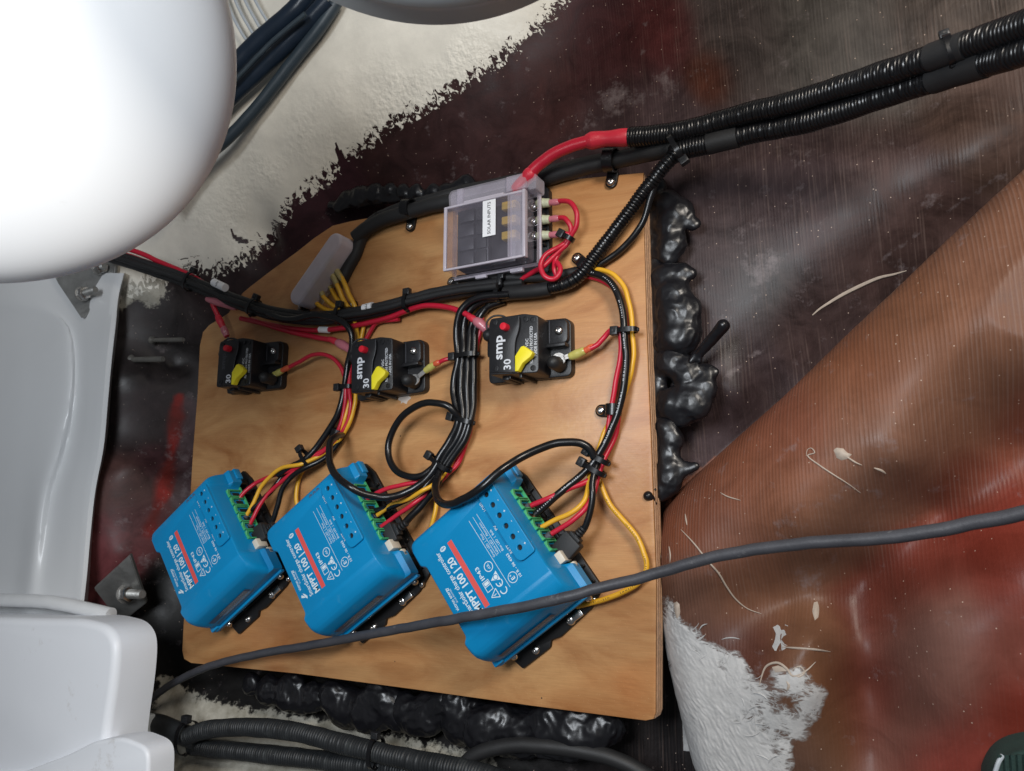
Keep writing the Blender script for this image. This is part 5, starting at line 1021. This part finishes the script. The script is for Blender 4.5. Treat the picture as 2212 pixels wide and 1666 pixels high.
def adh_film():
    m = MT['adh'].copy(); nt = m.node_tree; b = nt.nodes['Principled BSDF']; out = nt.nodes['Material Output']
    tc = nd(nt, 'ShaderNodeTexCoord'); ac = nd(nt, 'ShaderNodeAttribute', attribute_name='cover')
    def web(sc, dist, rot, stretch, p):
        mp = nd(nt, 'ShaderNodeMapping'); mp.inputs['Rotation'].default_value = (0, 0, rot); mp.inputs['Scale'].default_value = (sc, sc * stretch, sc); ln(nt, tc, 'Object', mp, 'Vector')
        n = nd(nt, 'ShaderNodeTexNoise', i_Scale=1.0, i_Detail=3.0, i_Roughness=0.55, i_Distortion=dist); ln(nt, mp, 0, n, 'Vector')
        a = nd(nt, 'ShaderNodeMath', operation='SUBTRACT', i_1=0.5); ln(nt, n, 'Fac', a, 0); c = nd(nt, 'ShaderNodeMath', operation='ABSOLUTE'); ln(nt, a, 0, c, 0)
        d = nd(nt, 'ShaderNodeMapRange', i_From_Min=0.0, i_From_Max=p, i_To_Min=1.0, i_To_Max=0.0); ln(nt, c, 0, d, 'Value'); return d
    w1 = web(32, 1.8, 0.5, 2.4, 0.075); w2 = web(75, 1.4, 0.1, 2.0, 0.06)
    mx = nd(nt, 'ShaderNodeMath', operation='MAXIMUM'); ln(nt, w1, 0, mx, 0); m2 = nd(nt, 'ShaderNodeMath', operation='MULTIPLY', i_1=0.75); ln(nt, w2, 0, m2, 0); ln(nt, m2, 0, mx, 1)
    cl = nd(nt, 'ShaderNodeTexNoise', i_Scale=60.0, i_Detail=5.0); ln(nt, tc, 'Object', cl, 'Vector')
    s1 = nd(nt, 'ShaderNodeMath', operation='MULTIPLY_ADD', i_1=0.9); ln(nt, cl, 'Fac', s1, 0); ln(nt, ac, 'Fac', s1, 2)        # cover + noise
    solid = nd(nt, 'ShaderNodeMapRange', i_From_Min=1.05, i_From_Max=1.7); ln(nt, s1, 0, solid, 'Value')
    gate = nd(nt, 'ShaderNodeMapRange', i_From_Min=0.25, i_From_Max=0.9); ln(nt, s1, 0, gate, 'Value')
    wg = nd(nt, 'ShaderNodeMath', operation='MULTIPLY'); ln(nt, mx, 0, wg, 0); ln(nt, gate, 0, wg, 1)
    film = nd(nt, 'ShaderNodeMath', operation='MULTIPLY_ADD', i_1=0.16); ln(nt, gate, 0, film, 0); ln(nt, wg, 0, film, 2)
    al = nd(nt, 'ShaderNodeMath', operation='ADD'); al.use_clamp = True; ln(nt, film, 0, al, 0); ln(nt, solid, 0, al, 1)
    ln(nt, al, 0, b, 'Alpha'); return m
sm = grid_obj('adhesive_smear', AX, AY, Z2, adh_film(), dict(cover=cover), keep=keep.reshape(AX.shape[0]-1, -1))
sm['label'] = 'ragged smear of white adhesive on the brown ridge by the lower right panel corner'; sm['category'] = 'adhesive'
MT['strandm'] = plastic('dried_adhesive', (0.42, 0.35, 0.29), 0.55, 0.25, 0.3, 300, vscale=200)
def strand(label, pts, w, mat='strandm', name='adhesive_strand', grp='strands of dried white adhesive', lift=0.4):
    p = [on_hull(x, y, lift) for x, y in pts]; n = len(p)
    w = w * 0.72
    r = lambda u: w / 2 * max(0.12, math.sin(math.pi * min(1, max(0, 0.06 + u * 0.9))) ** 0.7)
    g = gtube(p, r, 7, 1.2); v = g[0]
    if label is None: obj(name, g, mat, sm)
    else: solo(name, g, mat, label, 'adhesive', grp)
strand('long pale strand curving under the grey cable on the brown ridge', [(1471,1144),(1500,1175),(1530,1213),(1552,1238),(1570,1268),(1590,1295),(1615,1315),(1645,1326)], 1.9)
strand('thin hooked strand at the middle of the brown ridge', [(1742,985),(1744,972),(1752,968),(1760,978),(1745,984),(1770,1005),(1800,1025),(1830,1044),(1859,1065)], 1.3)
strand('short pale strand on the ridge left of the hooked strand', [(1556,1064),(1570,1072),(1600,1081)], 1.3)
strand('thick dried dribble lying along the crease above the ridge', [(1755,681),(1770,668),(1790,655),(1820,637),(1860,617),(1900,600),(1930,593),(1958,585)], 4.2)
strand('tiny upright strand left of the long curved strand', [(1480,1110),(1484,1135)], 1.6)
strand('tiny upright strand close to the panel corner on the ridge', [(1445,1180),(1448,1200),(1447,1215)], 1.5)
strand('curled strand at the left rim of the brown ridge', [(1412,1095),(1416,1140),(1422,1165),(1428,1205)], 1.2)
strand('broken pale crumb trail leading away from the flake', [(1822,982),(1850,1000),(1862,1005)], 1.6)
strand('last crumb of the pale trail on the ridge', [(1888,1011),(1905,1017),(1914,1024)], 2.2)
strand('strand drawn out to the right of the star shaped splash', [(1690,1398),(1720,1400),(1760,1403),(1794,1408)], 2.2)
strand('looped strand at the right end of the smear', [(1640,1480),(1655,1440),(1680,1432),(1700,1445),(1712,1460),(1740,1450),(1762,1430)], 2.4)
strand('small ring shaped strand beside the looped strand', [(1712,1446),(1728,1440),(1738,1452),(1726,1462),(1712,1456),(1712,1446)], 1.8)
strand('small oval bead of adhesive right of the smear', [(1700,1392 + 100),(1704,1480),(1698,1470)], 3.0, name='adhesive_bead')
random.seed(11)
for k in range(60):
    y = random.uniform(1350, 1650); x = 1470 + (y - 1330) * .5 + random.gauss(15, 38)
    if x > 1745 or x < 1450: continue
    a0 = random.choice([random.uniform(-1.7, -0.6), random.uniform(-0.5, 0.5), random.uniform(-.5, .9)]); L = random.uniform(14, 50); cvt = random.uniform(-.9, .9)
    pts = []
    for s in np.linspace(0, 1, 5): pts.append((x + math.cos(a0 + cvt * s) * L * s, y + math.sin(a0 + cvt * s) * L * s))
    strand(None, pts, random.choice([.6, .8, 1.0, 1.3, 1.8, 2.6]), mat='adh', name='fibre', lift=random.uniform(.2, 1.2))
def splat(label, pts, hgt=0.8, name='adhesive_splash', mat='strandm'):
    p = [on_hull(x, y, 0.0) for x, y in pts]; c = np.mean(p, 0); n = len(p); V = [c + np.array([0, 0, hgt])] + [c + (q - c) * .55 + np.array([0, 0, hgt * .8]) for q in p] + [q + np.array([0, 0, -.3]) for q in p]; F = []
    for i in range(n): j = (i + 1) % n; F += [(0, 1 + i, 1 + j), (1 + i, 1 + n + i, 1 + n + j, 1 + j)]
    V = np.array(V); c0 = V.mean(0); obj(name, (V - c0, F), mat, None, label, 'adhesive', 'dried splashes of white adhesive', loc=c0, ang=60)
splat('star shaped splash of adhesive with a long point', [(1668,1352),(1678,1344),(1688,1346),(1712,1356),(1690,1360),(1688,1380),(1700,1396),(1740,1401),(1702,1406),(1690,1416),(1692,1436),(1684,1420),(1672,1432),(1668,1412),(1664,1398),(1672,1378),(1674,1362)], 1.2, mat='adh')
splat('curled pale flake on the right part of the ridge', [(1799,972),(1806,966),(1822,968),(1832,978),(1842,982),(1832,992),(1818,996),(1806,990),(1803,980)], 2.0)
splat('blob of adhesive at the tip of the smear nearest the panel', [(1454,1302),(1462,1298),(1468,1304),(1470,1322),(1466,1345),(1460,1340),(1456,1320)], 2.0)
splat('small splash below the star shaped splash', [(1664,1440),(1680,1436),(1700,1442),(1712,1452),(1690,1452),(1670,1456)], 1.0)
splat('nub on the lower slope of the ridge, its highlight painted pale', [(1758,1300),(1766,1298),(1770,1312),(1768,1335),(1760,1342),(1754,1322)], 1.2)  # highlight on a bump, put in as a pale raised patch

# ------------------------------------------------------------ left side: moulded liner panel, plates, bolts, studs
rowsL = [ # y, list of (x, h) from the dark hull side outwards
 (590, [(276,-2),(268,28),(262,31),(225,34),(150,38),(90,44),(20,50),(-120,58)]),
 (640, [(264,2),(256,30),(250,33),(215,36),(140,39),(70,46),(0,52),(-120,58)]),
 (700, [(258,2),(250,32),(244,35),(205,36),(160,36),(140,41),(60,43),(-120,52)]),
 (770, [(250,2),(242,33),(236,36),(200,37),(166,36),(150,43),(60,46),(-120,52)]),
 (868, [(241,2),(233,34),(227,37),(195,38),(164,36),(146,44),(60,48),(-120,54)]),
 (965, [(232,2),(224,34),(218,37),(185,38),(146,36),(126,45),(50,48),(-120,54)]),
 (1060,[(214,2),(206,34),(200,37),(165,38),(116,37),(96,45),(40,42),(-120,46)]),
 (1160,[(203,2),(195,34),(189,37),(160,38),(100,38),(82,45),(36,38),(-120,40)]),
 (1240,[(196,2),(188,34),(182,37),(155,38),(92,40),(72,45),(30,38),(-120,40)]),
 (1330,[(186,2),(178,34),(172,37),(150,38),(88,42),(62,45),(20,40),(-120,42)]),
 (1480,[(170,2),(162,34),(156,37),(130,38),(80,42),(50,45),(0,42),(-120,44)])]
cols = [spline([P(r[1][k][0], r[0], r[1][k][1]) for r in rowsL], 6.0) for k in range(8)]
m_ = 60; cols = [np.stack([np.interp(np.linspace(0, 1, m_), np.linspace(0, 1, len(c)), c[:, q]) for q in range(3)], 1) for c in cols]
rows = []
for i in range(m_):
    cp = np.array([c[i] for c in cols]); rows.append(np.vstack([cp[0:1], spline(cp[1:], 5.0)[:]]))
mm = min(len(r) for r in rows); rr_ = []
for r in rows:
    L = np.concatenate([[0], np.cumsum(np.linalg.norm(np.diff(r, axis=0), axis=1))]); s = np.concatenate([[0], np.linspace(L[1], L[-1], 59)]); rr_.append(np.stack([np.interp(s, L, r[:, q]) for q in range(3)], 1))
G = np.array(rr_); V = G.reshape(-1, 3); q = grid_faces(m_, 60)
c0 = V.mean(0); obj('liner_panel', (V - c0, [tuple(int(z) for z in f) for f in q]), 'gel', None, 'white moulded liner panel with a rounded step at the left edge', 'liner panel', loc=c0, ang=45)
# two square steel backing plates, each with a washer, nut and bolt end
def bolt(t, c, d, L, r=5.0):
    R = zto(d)
    obj('washer', xf(gcyl(r * 2.0, 0, 1.6, 28, .3), c, R), 'galv', t)
    obj('nut', xf(gprism(circ(0, 0, r * 1.75, 6), 1.6, 9.5, 0.8), c, R), 'steel', t)
    prof = [(0.001, 9)]; z = 9.0
    while z < L - 2: prof += [(r, z), (r * .88, z + .7)]; z += 1.4
    prof += [(r, L - 1.5), (r - 1.2, L), (.001, L)]
    obj('bolt_end', xf(lathe(prof, 24), c, R), 'galv', t)
def plate_thing(pts, label, bc, bd, L, r=5.0, extra=()):
    p = [P(*q) for q in pts]; c = np.mean(p, 0); t = thing('backing_plate', label, 'backing plate', c, 0, 'steel backing plates on the left')
    nrm = np.cross(p[1] - p[0], p[2] - p[0]); nrm /= np.linalg.norm(nrm); nrm = nrm if nrm[2] > 0 else -nrm
    V = np.array([q + nrm * 2.5 - c for q in p] + [q - nrm * 2.5 - c for q in p]); n = len(p)
    F = [tuple(range(n)), tuple(range(2 * n - 1, n - 1, -1))] + [(i, (i + 1) % n, n + (i + 1) % n, n + i) for i in range(n)]
    bm = bmesh.new(); vs = [bm.verts.new(v) for v in V]; [bm.faces.new([vs[i] for i in f]) for f in F]; bmesh.ops.recalc_face_normals(bm, faces=bm.faces[:]); bmesh.ops.bevel(bm, geom=bm.edges[:], offset=0.9, segments=2, affect='EDGES'); obj('plate', from_bm(bm), 'galv', t)
    for b_, d_, l_ in ((bc, bd, L),) + tuple(extra): bolt(t, P(*b_) + nrm * 2.0 - c, d_, l_, r)
    return t
plate_thing([(205,1268,28),(283,1196,34),(318,1300,-4),(262,1345,-8)], 'square steel backing plate with bolt standing on one corner, above the lower white tank', (272,1280,14), (1.0, 0.02, 0.10), 33, 5.2)
plate_thing([(108,570,52),(128,612,48),(179,688,40),(200,668,34),(245,625,26),(255,560,28),(200,530,45)], 'steel backing plate with two bolts at the edge of the big white float', (180,636,44), (1.0, 0.0, 0.10), 30, 4.4, extra=(((215,580,38), (1.0, .0, .1), 14),))
def stud(label, a, b, r):
    p, q = P(*a), P(*b); d = q - p; L = np.linalg.norm(d); prof = [(.001, 0), (r * 1.9, 0), (r * 1.7, 1), (r, 2.5)]; z = 2.5
    while z < L - 1: prof += [(r, z), (r * .9, z + .6)]; z += 1.2
    prof += [(r * .8, L), (.001, L)]; solo('stud', xf(lathe(prof, 18), p, zto(d)), 'studm', label, 'stud', 'resin coated studs in the left hull side')
MT['studm'] = plastic('resin_coated_steel', (0.11, 0.105, 0.095), 0.45, 0.5, 0.4, 300, vscale=80)
stud('upper resin coated stud in the dark hull left of the panel', (329,735,-10), (396,734,6), 2.6)
stud('lower and thicker resin coated stud in the dark hull left of the panel', (286,777,-2), (352,776,14), 3.2)
# red hose seen through the resin, a low ridge in the laminate is part of the hull

# ------------------------------------------------------------ big smooth white things close to the camera
def circ_world(cx, cy, rpx, h):
    c = P(cx, cy, h); e = P(cx + rpx, cy, h); w = P(cx, cy - rpx, h); return c, (np.linalg.norm(e - c) + np.linalg.norm(w - c)) / 2
# the float: an ellipsoidal moulding with its broad face to the camera
camp = np.array([-CC @ ex, -CC @ ey, -CC @ nn])
def dirv(x, y):
    d = np.array([(x - CX) / CF, (y - CY) / CF, 1.0]); w = np.array([d @ ex, d @ ey, d @ nn]); return w / np.linalg.norm(w)
d0 = dirv(-60, 70); dist = 520.0; cpos = camp + d0 * dist; ca = math.acos(d0 @ dirv(500, 70)); rad = 1.06 * dist * math.tan(math.acos(np.clip(dirv(-60, 70) @ dirv(390, 415), -1, 1)))
prof = []
for k in range(41):
    a_ = math.pi * k / 40; rr = math.sin(a_); zz_ = math.cos(a_)
    prof.append((max(.001, math.copysign(abs(rr) ** 0.62, rr)) * rad, zz_ * rad * 0.20))
gfl = lathe(prof[::-1], 96); R = zto(-d0)
obj('float', xf(gfl, (0, 0, 0), R), 'ball', None, 'huge smooth white rounded float filling the upper left corner', 'float', loc=cpos, ang=180)
d1 = dirv(915, -640); dist1 = 420.0; c1 = camp + d1 * dist1; rad1 = dist1 * math.tan(math.acos(d1 @ dirv(930, 58)))
prof = [(.001, 30), (rad1 * .80, 30), (rad1 * .87, 26), (rad1 * .90, 14), (rad1 * .93, 6), (rad1 * .985, 3), (rad1, -3), (rad1, -18), (rad1 * .97, -24), (.001, -24)]
obj('bucket_rim', xf(lathe(prof[::-1], 128), (0, 0, 0), zto(-d1)), 'rim', None, 'pale grey rounded rim curving into view at the top edge', 'bucket', loc=c1, ang=60)
# lower left tank
tk = [(-150,1318),(0,1326),(139,1329),(244,1330),(296,1342),(316,1366),(321,1398),(315,1468),(304,1538),(298,1590),(290,1720),(-150,1760)]
hT = 95; tp = [P(x, y, hT - 34)[:2] for x, y in tk]; tp = fillet(tp, 14, 6)
if sum(a[0] * b[1] - b[0] * a[1] for a, b in zip(tp, tp[1:] + tp[:1])) < 0: tp = tp[::-1]
t = thing('tank', 'white plastic tank with rounded shoulder in the lower left corner', 'tank', P(150, 1450, hT))
o = P(150, 1450, hT)
g = gprism(tp, hT - 44, hT, 13, 6); obj('tank_body', (g[0] - o, g[1]), 'tank', t, ang=60)
tk2 = [(-150,1690),(60,1668),(180,1622),(240,1592),(300,1584),(345,1602),(356,1622),(352,1720),(-150,1760)]
tp2 = fillet([P(x, y, hT - 4)[:2] for x, y in tk2], 9, 5)
if sum(a[0] * b[1] - b[0] * a[1] for a, b in zip(tp2, tp2[1:] + tp2[:1])) < 0: tp2 = tp2[::-1]
g = gprism(tp2, hT - 14, hT + 12, 9, 6); obj('tank_step', (g[0] - o, g[1]), 'tank', t, ang=60)
# ledge of pale moulding between liner and tank
cable('rounded white ledge between the liner panel and the lower tank', [(-120,1288,60),(0,1296,62),(100,1300,60),(170,1312,56),(240,1328,50)], 14, 'gel', name='ledge', cat='ledge')

# ------------------------------------------------------------ pipes at the top, beyond the float
cable('blue grey hose running diagonally across the white painted hull', [(350,440,62),(429,353,58),(504,288,54),(566,219,52),(633,133,52),(698,50,54),(730,0,54)], 12.5, 'bluegrey', name='hose', cat='hose', group='hoses and cables at the top left')
cable('broad glossy black hose beside the blue grey hose', [(380,330,62),(470,240,60),(560,155,60),(640,75,60),(710,0,60)], 17, 'navy', name='hose', cat='hose', group='hoses and cables at the top left')
cable('broad navy hose between the float and the glossy black hose', [(400,240,64),(480,170,62),(560,90,62),(640,20,62),(680,-30,62)], 20, 'navy', name='hose', cat='hose', group='hoses and cables at the top left')
cable('thin blue grey cable lying on the navy hoses', [(440,250,76),(530,150,76),(600,80,76),(660,30,76)], 5, 'bluegrey', name='cable', group='hoses and cables at the top left')
for k in range(4): cable(['first pale grey pipe right of the float', 'second pale grey pipe right of the float', 'third pale grey pipe right of the float', 'fourth pale grey pipe right of the float'][k], [(478 + 15 * k, -30 - 10 * k, 40), (505 + 17 * k, 40 - 10 * k, 40), (560 + 17 * k, 130 - 10 * k, 38)], 3.4, 'silver', name='pipe', cat='pipe', group='thin pale pipes beside the float')
# green cloth corner bottom right
pts = [(2138,1668),(2160,1640),(2195,1622),(2260,1612),(2260,1720),(2120,1720)]
p = [P(x, y, 60)[:2] for x, y in pts]; p = p[::-1] if sum(a[0] * b[1] - b[0] * a[1] for a, b in zip(p, p[1:] + p[:1])) < 0 else p
t = thing('cloth', 'dark green ribbed cloth corner at the lower right edge of the picture', 'cloth', P(2190, 1660, 60)); o = P(2190, 1660, 60)
g = gprism(fillet(p, 8, 3), 20, 62, 4, 4); obj('cloth_fold', (g[0] - o, g[1]), 'fabric', t)
for k in range(7):
    a_, b_ = P(2160 + 14 * k, 1630, 62.5), P(2164 + 14 * k, 1700, 62.5); g = gtube([a_, b_], 1.3, 8, 3); obj('rib', (g[0] - o, g[1]), 'fabric', t)
g = gtube(path([(2150,1668,63.5),(2158,1645,63.5),(2166,1632,62)]), 1.2, 8); obj('piping', (g[0] - o, g[1]), MT['silver'], t)
print('objects', len(bpy.data.objects), 'tris', sum(len(p.vertices) - 2 for o in bpy.data.objects if o.type == 'MESH' and len(o.data.polygons) < 50000 for p in o.data.polygons))
